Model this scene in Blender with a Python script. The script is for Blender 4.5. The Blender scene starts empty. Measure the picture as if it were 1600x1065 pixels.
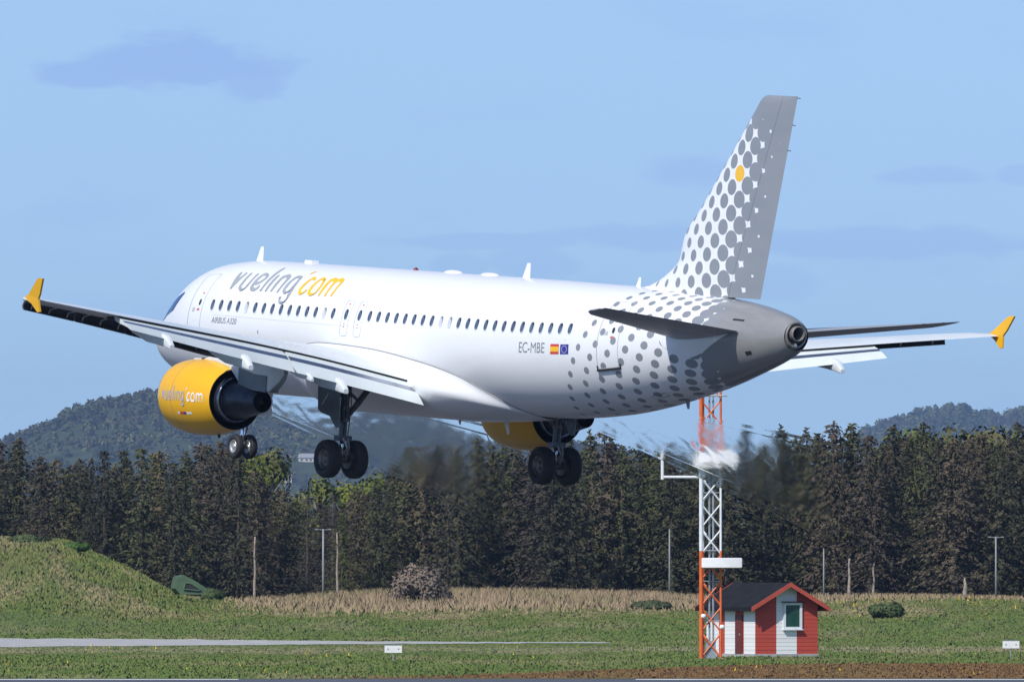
import bpy, math, random
import numpy as np
from mathutils import Vector, Matrix

SC = bpy.context.scene
COL = SC.collection
R = math.radians

# ------------------------------------------------------------------ camera
CAM_H = 5.0
cam_d = bpy.data.cameras.new('camera')
cam_d.sensor_fit = 'HORIZONTAL'
cam_d.sensor_width = 36.0
cam_d.lens = 512.48
cam_d.clip_start = 1.0
cam_d.clip_end = 60000.0
cam = bpy.data.objects.new('camera', cam_d)
COL.objects.link(cam)
cam.location = (0, 0, CAM_H)
cam.rotation_euler = (R(90 + 0.8615), 0, 0)
SC.camera = cam

# ------------------------------------------------------------------ light
SUN_AZ = Vector((-0.55, -0.835, 0)).normalized()      # horizontal direction towards the sun
SUN_EL = R(46)
SUN_DIR = Vector((SUN_AZ.x * math.cos(SUN_EL), SUN_AZ.y * math.cos(SUN_EL), math.sin(SUN_EL)))
sun_d = bpy.data.lights.new('sun', 'SUN')
sun_d.energy = 3.6
sun_d.angle = R(0.53)
sun_d.color = (1.0, 0.955, 0.89)
sun = bpy.data.objects.new('sun', sun_d)
COL.objects.link(sun)
sun.rotation_euler = SUN_DIR.to_track_quat('Z', 'Y').to_euler()
sun.location = (-200, -200, 300)

world = bpy.data.worlds.new('World')
SC.world = world
world.use_nodes = True
wt = world.node_tree
wt.nodes.clear()


class NT:
    """tiny helper to chain shader nodes"""
    def __init__(self, tree):
        self.t = tree

    def n(self, typ, **kw):
        nd = self.t.nodes.new(typ)
        for k, v in kw.items():
            setattr(nd, k, v)
        return nd

    def link(self, a, b):
        self.t.links.new(a, b)

    def put(self, sock, v):
        if isinstance(v, bpy.types.NodeSocket):
            self.link(v, sock)
        else:
            sock.default_value = v

    def m(self, op, a, b=0.0, c=None, clamp=False):
        nd = self.n('ShaderNodeMath', operation=op, use_clamp=clamp)
        self.put(nd.inputs[0], a)
        self.put(nd.inputs[1], b)
        if c is not None:
            self.put(nd.inputs[2], c)
        return nd.outputs[0]

    def mix(self, f, a, b, mode='MIX'):
        nd = self.n('ShaderNodeMix', data_type='RGBA', blend_type=mode)
        self.put(nd.inputs[0], f)
        self.put(nd.inputs[6], a)
        self.put(nd.inputs[7], b)
        return nd.outputs[2]

    def noise(self, vec, scale, detail=3.0, rough=0.55, dist=0.0):
        nd = self.n('ShaderNodeTexNoise')
        self.link(vec, nd.inputs['Vector'])
        nd.inputs['Scale'].default_value = scale
        nd.inputs['Detail'].default_value = detail
        nd.inputs['Roughness'].default_value = rough
        nd.inputs['Distortion'].default_value = dist
        return nd.outputs['Fac']

    def ramp(self, f, lo, hi):
        nd = self.n('ShaderNodeMapRange', interpolation_type='SMOOTHSTEP')
        self.put(nd.inputs[0], f)
        nd.inputs[1].default_value = lo
        nd.inputs[2].default_value = hi
        return nd.outputs[0]

    def mapping(self, vec, scale=(1, 1, 1), loc=(0, 0, 0)):
        nd = self.n('ShaderNodeMapping')
        self.link(vec, nd.inputs[0])
        nd.inputs['Scale'].default_value = scale
        nd.inputs['Location'].default_value = loc
        return nd.outputs[0]


w = NT(wt)
geo = w.n('ShaderNodeTexCoord').outputs['Generated']        # ray direction on a world
sep = w.n('ShaderNodeSeparateXYZ')
w.link(geo, sep.inputs[0])
# the sky model sampled a good way up so that the clear cold air stays blue down to the horizon
zz = w.m('ADD', w.m('MULTIPLY', w.m('ABSOLUTE', sep.outputs[2]), 0.93), 0.115)
cmb = w.n('ShaderNodeCombineXYZ')
w.link(sep.outputs[0], cmb.inputs[0]); w.link(sep.outputs[1], cmb.inputs[1]); w.link(zz, cmb.inputs[2])
nrm = w.n('ShaderNodeVectorMath', operation='NORMALIZE')
w.link(cmb.outputs[0], nrm.inputs[0])
sky = w.n('ShaderNodeTexSky', sky_type='NISHITA')
sky.sun_disc = False
sky.sun_elevation = SUN_EL
sky.sun_rotation = math.atan2(SUN_AZ.x, SUN_AZ.y)
sky.air_density = 1.0
sky.dust_density = 0.35
sky.ozone_density = 1.4
w.link(nrm.outputs[0], sky.inputs[0])
# thin clouds: stretched noise everywhere, plus the few patches in view (directions in radians)
az = w.m('ARCTAN2', sep.outputs[0], sep.outputs[1])
el = w.m('ARCSINE', sep.outputs[2])
cv = w.n('ShaderNodeCombineXYZ')
w.link(w.m('MULTIPLY', az, 60.0), cv.inputs[0]); w.link(w.m('MULTIPLY', el, 170.0), cv.inputs[1])
fine = w.noise(cv.outputs[0], 3.2, 5.0, 0.6)
broad = w.noise(cv.outputs[0], 0.9, 4.0, 0.55)
F_PX = 22777.0
cloud = w.m('MULTIPLY', w.ramp(broad, 0.50, 0.74), 0.30)
for px, py, hw, hh, amt in ((285, 98, 175, 58, 1.0), (140, 116, 110, 26, .95), (390, 118, 80, 46, .8), (1085, 268, 85, 36, 0.62), (1450, 275, 105, 20, 0.58),
                            (1390, 378, 300, 32, 0.68), (1050, 372, 200, 26, 0.62), (770, 376, 220, 16, 0.55), (1600, 272, 50, 22, .55),
                            (830, 412, 90, 30, .50), (720, 415, 60, 20, .45), (1220, 440, 80, 36, .45)):
    a0, e0 = (px - 800) / F_PX, (875 - py) / F_PX
    du = w.m('DIVIDE', w.m('SUBTRACT', az, a0), hw / F_PX)
    dv = w.m('DIVIDE', w.m('SUBTRACT', el, e0), hh / F_PX)
    # flat base, domed top
    dv = w.m('MULTIPLY', dv, 1.0)
    dd = w.m('SQRT', w.m('ADD', w.m('MULTIPLY', du, du), w.m('MULTIPLY', dv, dv)))
    dd = w.m('ADD', dd, w.m('MULTIPLY', w.m('SUBTRACT', fine, 0.5), 1.5))
    k = w.m('MULTIPLY', w.m('SUBTRACT', 1.0, w.ramp(dd, 0.55, 1.05)), amt)
    cloud = w.m('MAXIMUM', cloud, k)
skyc = w.mix(1.0, sky.outputs[0], (0.875, 0.935, 1.06, 1), 'MULTIPLY')
cl_col = w.mix(1.0, skyc, (0.83, 0.825, 0.965, 1), 'MULTIPLY')
skyc = w.mix(w.m('MULTIPLY', cloud, 0.9), skyc, cl_col)
bg = w.n('ShaderNodeBackground')
w.link(skyc, bg.inputs[0])
bg.inputs[1].default_value = 0.112
wo = w.n('ShaderNodeOutputWorld')
w.link(bg.outputs[0], wo.inputs[0])

SC.view_settings.view_transform = 'Standard'
SC.view_settings.look = 'None'
SC.view_settings.exposure = 0.27
SC.view_settings.gamma = 1.0
SC.view_settings.use_curve_mapping = False
SC.render.engine = 'CYCLES'
SC.cycles.use_denoising = True
SC.cycles.max_bounces = 16
SC.cycles.diffuse_bounces = 3
SC.cycles.glossy_bounces = 3
SC.cycles.transmission_bounces = 14
SC.cycles.transparent_max_bounces = 8
SC.cycles.volume_bounces = 1
SC.cycles.caustics_reflective = False
SC.cycles.caustics_refractive = False


# ------------------------------------------------------------------ materials
def material(name):
    m = bpy.data.materials.new(name)
    m.use_nodes = True
    nt = NT(m.node_tree)
    b = m.node_tree.nodes['Principled BSDF']
    return m, nt, b


def coords(nt, kind='Object'):
    return nt.n('ShaderNodeTexCoord').outputs[kind]


def simple(name, col, rough=0.5, metal=0.0, var=0.12, scale=3.0, coat=0.0, rvar=0.08, spec=0.5, bump=0.0):
    """a base colour broken up with soft wear noise"""
    m, nt, b = material(name)
    v = coords(nt)
    f = nt.noise(v, scale, 5.0, 0.62)
    lo = tuple(c * (1 - var) for c in col) + (1,)
    hi = tuple(min(1, c * (1 + var)) for c in col) + (1,)
    nt.link(nt.mix(nt.ramp(f, 0.3, 0.7), lo, hi), b.inputs['Base Color'])
    nt.link(nt.m('ADD', rough - rvar / 2, nt.m('MULTIPLY', f, rvar)), b.inputs['Roughness'])
    b.inputs['Metallic'].default_value = metal
    b.inputs['Coat Weight'].default_value = coat
    b.inputs['Coat Roughness'].default_value = 0.12
    b.inputs['Specular IOR Level'].default_value = spec
    if bump:
        bp = nt.n('ShaderNodeBump')
        bp.inputs['Strength'].default_value = bump
        bp.inputs['Distance'].default_value = 0.02
        nt.link(nt.noise(v, scale * 6, 4.0), bp.inputs['Height'])
        nt.link(bp.outputs[0], b.inputs['Normal'])
    return m


MAT = {}
MAT['white'] = simple('white_paint', (0.80, 0.81, 0.82), 0.32, var=0.03, scale=0.6, coat=0.4)
MAT['wing_grey'] = simple('wing_grey_paint', (0.66, 0.70, 0.71), 0.38, var=0.05, scale=0.8, coat=0.2)
MAT['flap'] = simple('flap_grey_paint', (0.63, 0.68, 0.68), 0.42, var=0.05, scale=0.9)
MAT['under_grey'] = simple('under_grey_paint', (0.30, 0.32, 0.34), 0.45, var=0.10, scale=1.2)
MAT['metal_strip'] = simple('bare_metal_strip', (0.38, 0.40, 0.46), 0.25, metal=0.9, var=0.12, scale=2.0)
MAT['slat_back'] = simple('slat_back_shade', (0.035, 0.038, 0.045), 0.55, var=0.3, scale=3)  # near black stands in for the wing's shade on the slat backs
MAT['gap'] = simple('dark_gap', (0.012, 0.012, 0.014), 0.7, var=0.2)
MAT['yellow'] = simple('yellow_paint', (0.80, 0.42, 0.008), 0.36, var=0.03, scale=0.9, coat=0.25, spec=.35)
MAT['logo_yellow'] = simple('logo_yellow', (0.90, 0.50, 0.018), 0.35, var=0.02)
MAT['logo_grey'] = simple('logo_grey', (0.33, 0.355, 0.385), 0.35, var=0.03)
MAT['logo_white'] = simple('logo_white', (0.82, 0.82, 0.82), 0.35, var=0.02)
MAT['text_grey'] = simple('marking_grey', (0.20, 0.22, 0.24), 0.45, var=0.05)
MAT['faint_line'] = simple('panel_line', (0.50, 0.52, 0.54), 0.5, var=0.05)
MAT['fairing_line'] = simple('fairing_seam', (0.22, 0.22, 0.22), 0.5, var=0.1)
MAT['red_mark'] = simple('red_marking', (0.62, 0.18, 0.17), 0.5, var=0.1)
MAT['pane'] = simple('window_pane', (0.085, 0.115, 0.17), 0.12, var=0.35, scale=2.5, spec=0.7)
MAT['pane_dark'] = simple('dark_pane_recess_shade', (0.028, 0.035, 0.06), 0.3, var=0.3, scale=2.5)  # dark door panes, and the recess shade painted on cabin panes
MAT['blind'] = simple('window_blind', (0.52, 0.54, 0.58), 0.45, var=0.08)
MAT['frame_ring'] = simple('window_surround', (0.72, 0.74, 0.76), 0.4, var=0.04)
MAT['cockpit'] = simple('cockpit_glass', (0.02, 0.06, 0.22), 0.06, var=0.2, spec=0.8)
MAT['tyre'] = simple('tyre_rubber', (0.018, 0.018, 0.02), 0.75, var=0.35, scale=5, bump=0.2)
MAT['hub'] = simple('wheel_hub', (0.42, 0.42, 0.41), 0.4, metal=0.5, var=0.15, scale=8)
MAT['hub_dark'] = simple('brake_dark', (0.13, 0.12, 0.11), 0.5, metal=0.6, var=0.4, scale=9)
MAT['strut'] = simple('gear_strut', (0.085, 0.10, 0.13), 0.4, metal=0.3, var=0.25, scale=6)
MAT['chrome'] = simple('oleo_chrome', (0.7, 0.74, 0.8), 0.12, metal=1.0, var=0.05)
MAT['gear_door'] = simple('gear_door_grey', (0.17, 0.20, 0.22), 0.5, var=0.12, scale=1.5)
MAT['core'] = simple('engine_core_metal', (0.045, 0.05, 0.065), 0.36, metal=0.8, var=0.3, scale=3)
MAT['core_rim'] = simple('fan_duct_metal', (0.16, 0.19, 0.25), 0.25, metal=0.9, var=0.2, scale=3)
MAT['engine_black'] = simple('engine_inner_black', (0.012, 0.012, 0.013), 0.7, var=0.3)  # near black of duct insides, plugs and fan faces
MAT['lip'] = simple('inlet_lip_metal', (0.7, 0.7, 0.7), 0.2, metal=1.0, var=0.05)
MAT['apu'] = simple('apu_metal', (0.24, 0.23, 0.22), 0.45, metal=0.35, var=0.25, scale=9)
MAT['apu_bright'] = simple('apu_bright_metal', (0.62, 0.52, 0.42), 0.25, metal=0.95, var=0.25, scale=9)
MAT['stab'] = simple('stabiliser_grey', (0.34, 0.35, 0.37), 0.42, var=0.06)
MAT['beacon'] = simple('red_beacon', (0.16, 0.008, 0.008), 0.3, var=0.1)
MAT['flag_red'] = simple('flag_red', (0.60, 0.045, 0.03), 0.4, var=0.03)
MAT['flag_yellow'] = simple('flag_yellow', (0.90, 0.50, 0.02), 0.4, var=0.03)
MAT['flag_blue'] = simple('flag_blue', (0.025, 0.03, 0.30), 0.4, var=0.05)
MAT['flag_star'] = simple('flag_star', (0.55, 0.52, 0.35), 0.4, var=0.05)


def dots_material(name, tail, rough=0.33):
    """white paint with the livery's grey discs: the UV map carries lattice coordinates, 'disc_radius' the size in metres"""
    m, nt, b = material(name)
    uv = nt.n('ShaderNodeUVMap', uv_map='lattice').outputs[0]
    s = nt.n('ShaderNodeSeparateXYZ')
    nt.link(uv, s.inputs[0])
    att = nt.n('ShaderNodeAttribute', attribute_name='disc_radius').outputs['Fac']
    p, q = s.outputs[0], s.outputs[1]
    fp, fq = nt.m('FLOOR', p), nt.m('FLOOR', q)
    dp0, dq0 = nt.m('SUBTRACT', p, fp), nt.m('SUBTRACT', q, fq)
    g11, g12, g22 = tail['g']
    total = None
    yel = None
    for i in (0, 1):
        for j in (0, 1):
            dp, dq = nt.m('SUBTRACT', dp0, float(i)), nt.m('SUBTRACT', dq0, float(j))
            d2 = nt.m('ADD', nt.m('ADD', nt.m('MULTIPLY', nt.m('MULTIPLY', dp, dp), g11),
                                  nt.m('MULTIPLY', nt.m('MULTIPLY', dq, dq), g22)),
                      nt.m('MULTIPLY', nt.m('MULTIPLY', dp, dq), 2 * g12))
            d = nt.m('SQRT', nt.m('MAXIMUM', d2, 0.0))
            k = nt.m('SUBTRACT', 1.0, nt.ramp(nt.m('SUBTRACT', d, att), -0.006, 0.006))
            if tail['pmin'] is not None:
                k = nt.m('MULTIPLY', k, nt.m('GREATER_THAN', nt.m('ADD', fp, float(i)), tail['pmin']))
            total = k if total is None else nt.m('MAXIMUM', total, k)
            if tail['yellow']:
                ok = nt.m('MULTIPLY', nt.m('LESS_THAN', nt.m('ABSOLUTE', nt.m('ADD', fp, float(i))), 0.5),
                          nt.m('LESS_THAN', nt.m('ABSOLUTE', nt.m('ADD', fq, float(j))), 0.5))
                y = nt.m('MULTIPLY', k, ok)
                yel = y if yel is None else nt.m('MAXIMUM', yel, y)
    v = coords(nt)
    f = nt.noise(nt.mapping(v, (0.35, 1, 1)), 1.3, 6.0, 0.6)
    white = nt.mix(nt.ramp(f, 0.35, 0.75), (0.80, 0.81, 0.82, 1), (0.765, 0.775, 0.785, 1))
    grey = nt.mix(nt.ramp(f, 0.3, 0.7), (0.225, 0.245, 0.27, 1), (0.25, 0.267, 0.29, 1))
    sx = nt.n('ShaderNodeSeparateXYZ')
    nt.link(v, sx.inputs[0])
    x = sx.outputs[0]
    if tail.get('lines'):
        # belly grime streaks and faint skin joints every few frames
        wv = nt.m('ABSOLUTE', nt.m('SUBTRACT', nt.m('FRACT', nt.m('DIVIDE', x, 3.73)), 0.5))
        line = nt.m('MULTIPLY', nt.m('LESS_THAN', wv, 0.0028), 0.16)
        white = nt.mix(line, white, (0.45, 0.46, 0.47, 1))
        grime = nt.noise(nt.mapping(v, (0.25, 1.6, 1.6)), 2.2, 6.0, 0.65)
        low = nt.m('SUBTRACT', 1.0, nt.ramp(sx.outputs[2], tail['zlow'], tail['zlow'] + 1.5))
        white = nt.mix(nt.m('MULTIPLY', nt.m('MULTIPLY', nt.ramp(grime, 0.42, 0.72), low), 0.5), white, (0.42, 0.40, 0.37, 1))
        # warm exhaust staining of the tail cone
        tc = nt.ramp(x, tail['xtc'], tail['xtc'] + 2.0)
        stain = nt.m('MULTIPLY', tc, nt.ramp(grime, 0.35, 0.65))
        grey = nt.mix(nt.m('MULTIPLY', tc, 0.55), grey, (0.27, 0.262, 0.245, 1))
        grey = nt.mix(nt.m('MULTIPLY', stain, 0.35), grey, (0.17, 0.163, 0.15, 1))
    col = nt.mix(total, white, grey)
    if yel is not None:
        col = nt.mix(yel, col, (0.86, 0.48, 0.02, 1))
    nt.link(col, b.inputs['Base Color'])
    nt.link(nt.m('ADD', rough - 0.05, nt.m('MULTIPLY', f, 0.12)), b.inputs['Roughness'])
    b.inputs['Coat Weight'].default_value = 0.35
    b.inputs['Coat Roughness'].default_value = 0.15
    return m


# ------------------------------------------------------------------ mesh helpers
class MB:
    """collects vertices and faces of one object"""
    def __init__(self):
        self.v = []
        self.f = []
        self.mi = []

    def add(self, vs, fs, mi=0):
        o = len(self.v)
        self.v += [tuple(map(float, a)) for a in vs]
        self.f += [tuple(i + o for i in f) for f in fs]
        self.mi += [mi] * len(fs)

    def box(self, c, s, mat=None, mi=0):
        c = Vector(c)
        hx, hy, hz = s[0] / 2, s[1] / 2, s[2] / 2
        vs = [Vector((x, y, z)) for x in (-hx, hx) for y in (-hy, hy) for z in (-hz, hz)]
        if mat is not None:
            vs = [mat @ a for a in vs]
        self.add([a + c for a in vs], [(0, 1, 3, 2), (4, 6, 7, 5), (0, 4, 5, 1), (2, 3, 7, 6), (0, 2, 6, 4), (1, 5, 7, 3)], mi)

    def tube(self, pts, r, n=8, mi=0, cap=True):
        pts = [Vector(p) for p in pts]
        rs = list(r) if hasattr(r, '__len__') else [r] * len(pts)
        rings = []
        for i, p in enumerate(pts):
            a = pts[max(0, i - 1)]
            b = pts[min(len(pts) - 1, i + 1)]
            d = (b - a).normalized()
            up = Vector((0, 0, 1)) if abs(d.z) < 0.9 else Vector((1, 0, 0))
            s = d.cross(up).normalized()
            t = s.cross(d)
            rings.append([p + rs[i] * (math.cos(2 * math.pi * k / n) * s + math.sin(2 * math.pi * k / n) * t) for k in range(n)])
        self.loft(rings, cap=cap, mi=mi)

    def loft(self, rings, closed=True, cap=True, mi=0):
        n = len(rings[0])
        vs = [p for r in rings for p in r]
        fs = []
        for i in range(len(rings) - 1):
            for k in range(n if closed else n - 1):
                a, b = i * n + k, i * n + (k + 1) % n
                fs.append((a, b, b + n, a + n))
        if cap:
            fs.append(tuple(range(n))[::-1])
            fs.append(tuple(range((len(rings) - 1) * n, len(rings) * n)))
        self.add(vs, fs, mi)

    def revolve(self, prof, axis_pt, n=40, mi=0, cap=False):
        """profile of (x, radius) about a line parallel to x through axis_pt (y, z)"""
        rings = [[(x, axis_pt[0] + r * math.sin(2 * math.pi * k / n), axis_pt[1] + r * math.cos(2 * math.pi * k / n))
                  for k in range(n)] for x, r in prof]
        self.loft(rings, cap=cap, mi=mi)

    def wheel(self, c, r, wd, n=36, mi=0):
        """a tyre lying about the y axis"""
        prof = [(-wd * .30, r * .55), (-wd * .46, r * .62), (-wd * .5, r * .78), (-wd * .44, r * .92), (-wd * .30, r * .985),
                (-wd * .12, r), (-wd * .115, r * .985), (-wd * .09, r * .985), (-wd * .085, r), (wd * .085, r), (wd * .09, r * .985),
                (wd * .115, r * .985), (wd * .12, r), (wd * .30, r * .985), (wd * .44, r * .92), (wd * .5, r * .78), (wd * .46, r * .62), (wd * .30, r * .55)]
        rings = [[(c[0] + q * math.sin(2 * math.pi * k / n), c[1] + y, c[2] + q * math.cos(2 * math.pi * k / n)) for k in range(n)] for y, q in prof]
        self.loft(rings, cap=False, mi=mi)

    def build(self, name, mats, parent=None, smooth=False, off=None, angle=None):
        me = bpy.data.meshes.new(name)
        vs = self.v
        if off is not None:
            vs = [(a[0] - off[0], a[1] - off[1], a[2] - off[2]) for a in vs]
        me.from_pydata(vs, [], self.f)
        if not isinstance(mats, (list, tuple)):
            mats = [mats]
        for m in mats:
            me.materials.append(m)
        if len(mats) > 1:
            me.polygons.foreach_set('material_index', self.mi)
        o = bpy.data.objects.new(name, me)
        COL.objects.link(o)
        if parent is not None:
            o.parent = parent
        if smooth:
            me.polygons.foreach_set('use_smooth', [True] * len(me.polygons))
            if angle is not None:
                me.set_sharp_from_angle(angle=R(angle))
        me.update()
        return o


def tag(o, label=None, cat=None, group=None, kind=None):
    for k, v in (('label', label), ('category', cat), ('group', group), ('kind', kind)):
        if v:
            o[k] = v
    return o


def empty(name, loc, rz=0.0):
    o = bpy.data.objects.new(name, None)
    COL.objects.link(o)
    o.location = loc
    o.rotation_euler = (0, 0, rz)
    o.empty_display_size = 0.5
    return o


def at(px, py, d):
    """world point that the photograph (1600 px wide) shows at a pixel, d metres down the field"""
    return Vector(((px - 800) / F_PX * d, d, CAM_H + (875 - py) / F_PX * d))


def pchip(xs, ys):
    xs = np.array(xs, float); ys = np.array(ys, float)
    h = np.diff(xs); dl = np.diff(ys) / h
    mm = np.zeros(len(xs))
    for i in range(1, len(xs) - 1):
        if dl[i - 1] * dl[i] > 0:
            w1 = 2 * h[i] + h[i - 1]; w2 = h[i] + 2 * h[i - 1]
            mm[i] = (w1 + w2) / (w1 / dl[i - 1] + w2 / dl[i])
    mm[0] = dl[0]; mm[-1] = dl[-1]

    def F(x):
        x = np.clip(np.asarray(x, float), xs[0], xs[-1])
        i = np.clip(np.searchsorted(xs, x) - 1, 0, len(xs) - 2)
        t = (x - xs[i]) / h[i]
        return ((1 + 2 * t) * (1 - t) ** 2 * ys[i] + t * (1 - t) ** 2 * h[i] * mm[i]
                + t * t * (3 - 2 * t) * ys[i + 1] + t * t * (t - 1) * h[i] * mm[i + 1])
    return F


# ================================================================== THE SETTING
def smooth01(t):
    t = np.clip(t, 0, 1)
    return t * t * (3 - 2 * t)


def terrain(x, y):
    x = np.asarray(x, float); y = np.asarray(y, float)
    z = 2.0 * smooth01((y - 905) / 240.0)
    z = z + 0.10 * np.sin(x * 0.21 + y * 0.013) * smooth01((y - 900) / 60) * (1 - smooth01((y - 1300) / 200))
    # the grass mound on the left, steep on its right flank
    ridge = smooth01((-23.0 - x) / 11.5) * smooth01((y - 955) / 118.0) * (1 - smooth01((y - 1105) / 30))
    z = z + ridge * (4.55 + 0.22 * np.sin(x * .45) + 0.12 * np.sin(x * 1.1 + 1))
    # shallow swell of green grass right of it
    sw = np.exp(-((x + 13) / 7.0) ** 2 - ((y - 985) / 30.0) ** 2)
    z = z + 0.45 * sw
    # low bank behind the hut on the right
    z = z + 0.75 * np.exp(-((x - 32) / 17.0) ** 2 - ((y - 1040) / 55.0) ** 2)
    return z


def grass_mat():
    m, nt, b = material('airfield_grass')
    v = coords(nt)
    s = nt.n('ShaderNodeSeparateXYZ'); nt.link(v, s.inputs[0])
    # the field is seen at a grazing angle: patches are long in depth
    big = nt.noise(nt.mapping(v, (0.10, 0.018, 0.1)), 1.0, 4.0, 0.6)
    mid = nt.noise(nt.mapping(v, (0.8, 0.06, 0.5), (3, 7, 1)), 1.0, 5.0, 0.6)
    fin = nt.noise(nt.mapping(v, (4.0, 0.35, 3.0), (1, 2, 3)), 1.0, 5.0, 0.65)
    green = nt.mix(mid, (0.090, 0.135, 0.032, 1), (0.130, 0.155, 0.045, 1))
    dry = nt.mix(fin, (0.19, 0.155, 0.075, 1), (0.125, 0.115, 0.048, 1))
    far = nt.ramp(s.outputs[1], 985.0, 1080.0)
    f = nt.m('ADD', nt.m('MULTIPLY', nt.ramp(big, 0.42, 0.70), 0.75), nt.m('MULTIPLY', far, 0.35), clamp=True)
    c = nt.mix(f, green, dry)
    c = nt.mix(nt.ramp(fin, 0.2, 0.8), nt.mix(1.0, c, (0.78, 0.80, 0.75, 1), 'MULTIPLY'), c)
    nt.link(c, b.inputs['Base Color'])
    b.inputs['Roughness'].default_value = 0.9
    b.inputs['Specular IOR Level'].default_value = 0.15
    return m


MAT['grass'] = grass_mat()


def build_ground():
    ys = np.concatenate([np.linspace(-60, 600, 8), np.linspace(640, 900, 12), np.linspace(910, 1320, 96), np.linspace(1400, 2500, 8), [5000, 12000, 40000]])
    us = np.concatenate([[-1, -.5, -.2], np.linspace(-.1, .1, 121), [.2, .5, 1]])
    vs = []
    for y in ys:
        wdt = max(400.0, y * 0.55) if y < 2500 else y * 0.9
        x = us * wdt
        zc = terrain(x, np.full_like(x, y))
        vs += [(a, y, c) for a, c in zip(x, zc)]
    n = len(us)
    fs = [(i * n + k, i * n + k + 1, (i + 1) * n + k + 1, (i + 1) * n + k) for i in range(len(ys) - 1) for k in range(n - 1)]
    mb = MB(); mb.add(vs, fs)
    return tag(mb.build('ground', MAT['grass'], smooth=True), kind='structure')


build_ground()


def asphalt():
    m, nt, b = material('runway_asphalt')
    v = coords(nt)
    f = nt.noise(nt.mapping(v, (0.3, 0.05, 1)), 1.0, 5.0)
    g = nt.noise(v, 9.0, 4.0)
    c = nt.mix(f, (0.050, 0.052, 0.058, 1), (0.090, 0.092, 0.10, 1))
    c = nt.mix(nt.m('MULTIPLY', nt.ramp(g, .4, .7), .4), c, (0.11, 0.11, 0.115, 1))
    nt.link(c, b.inputs['Base Color'])
    b.inputs['Roughness'].default_value = 0.75
    return m


def sheet(name, xs, y0, y1, mat, z, kind='structure'):
    mb = MB()
    vs = []
    for x, a, c in zip(xs, y0, y1):
        vs += [(x, a, float(terrain(x, a)) + z), (x, c, float(terrain(x, c)) + z)]
    fs = [(2 * i, 2 * i + 2, 2 * i + 3, 2 * i + 1) for i in range(len(xs) - 1)]
    mb.add(vs, fs)
    return tag(mb.build(name, mat), kind=kind)


MAT['asphalt'] = asphalt()
MAT['line'] = simple('runway_paint', (0.72, 0.72, 0.70), 0.6, var=0.12, scale=0.6)
xs = np.linspace(-300, 300, 3)
sheet('runway', xs, [150] * 3, [617] * 3, MAT['asphalt'], 0.004)
rng = np.random.default_rng(5)
xs = np.linspace(-60, -11.5, 60)
sheet('edge_line', xs, 611.5 + rng.normal(0, .15, 60), 614.6 + rng.normal(0, .25, 60), MAT['line'], 0.008)
xs = np.linspace(5.2, 60, 60)
sheet('edge_line', xs, 611.5 + rng.normal(0, .15, 60), 614.6 + rng.normal(0, .25, 60), MAT['line'], 0.008)


def dirt():
    m, nt, b = material('brown_verge')
    v = coords(nt)
    f = nt.noise(nt.mapping(v, (0.5, 0.06, 1)), 1.0, 6.0, 0.65)
    g = nt.noise(nt.mapping(v, (2.5, 0.25, 1)), 1.0, 5.0, 0.65)
    c = nt.mix(nt.ramp(f, .3, .7), (0.125, 0.070, 0.030, 1), (0.200, 0.120, 0.055, 1))
    c = nt.mix(nt.m('MULTIPLY', nt.ramp(g, .45, .75), .5), c, (0.13, 0.115, 0.05, 1))
    nt.link(c, b.inputs['Base Color'])
    b.inputs['Roughness'].default_value = 0.95
    b.inputs['Specular IOR Level'].default_value = 0.1
    return m


MAT['dirt'] = dirt()
xs = np.linspace(-9, 120, 90)
t = smooth01((xs + 9) / 26)
sheet('dirt_verge', xs, np.full(90, 619.0), 620 + 88 * t + rng.normal(0, 4, 90) * t, MAT['dirt'], 0.006)
MAT['gravel'] = simple('gravel', (0.37, 0.36, 0.34), 0.9, var=0.2, scale=0.8)
xs = np.linspace(-60, 6, 80)
hw = 44 * (1 - smooth01((xs + 40) / 46.0)) + 3.5
sheet('gravel_path', xs, 886 - hw + rng.normal(0, 2.5, 80), 890 + hw * .9 + rng.normal(0, 2.5, 80), MAT['gravel'], 0.010)


# ---- hills far behind, with their woods
def hill(name, outline, d, depth, seed):
    """ridge line given as photograph pixels at a distance; slope falls off toward the viewer and behind"""
    rg = np.random.default_rng(seed)
    px = np.array([a for a, _ in outline], float)
    zz_ = np.array([at(a, b, d).z for a, b in outline])
    prof = pchip((px - 800) / F_PX * d, zz_)
    xs_ = np.linspace((px[0] - 800) / F_PX * d, (px[-1] - 800) / F_PX * d, 70)
    vs = []
    rows = 14
    for j in range(rows):
        tt = j / (rows - 1)
        y = d - depth + 2 * depth * tt
        fall = math.cos((tt - .5) * math.pi) ** 0.9 if 0 < tt < 1 else 0
        for x in xs_:
            z = 2 + (float(prof(x)) - 2) * fall
            vs.append((x, y, z + rg.normal(0, .4) * fall))
    n = len(xs_)
    fs = [(j * n + k, j * n + k + 1, (j + 1) * n + k + 1, (j + 1) * n + k) for j in range(rows - 1) for k in range(n - 1)]
    mb = MB(); mb.add(vs, fs)
    o = mb.build(name, MAT['hill'], smooth=True)
    tag(o, kind='structure')

    def height(x, y):
        tt = (y - (d - depth)) / (2 * depth)
        return 2 + (float(prof(x)) - 2) * math.cos((tt - .5) * math.pi) ** 0.9
    return xs_[0], xs_[-1], height


MAT['hill'] = simple('hill_ground', (0.045, 0.055, 0.028), 0.95, var=0.3, scale=0.05, spec=0.1)


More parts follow.
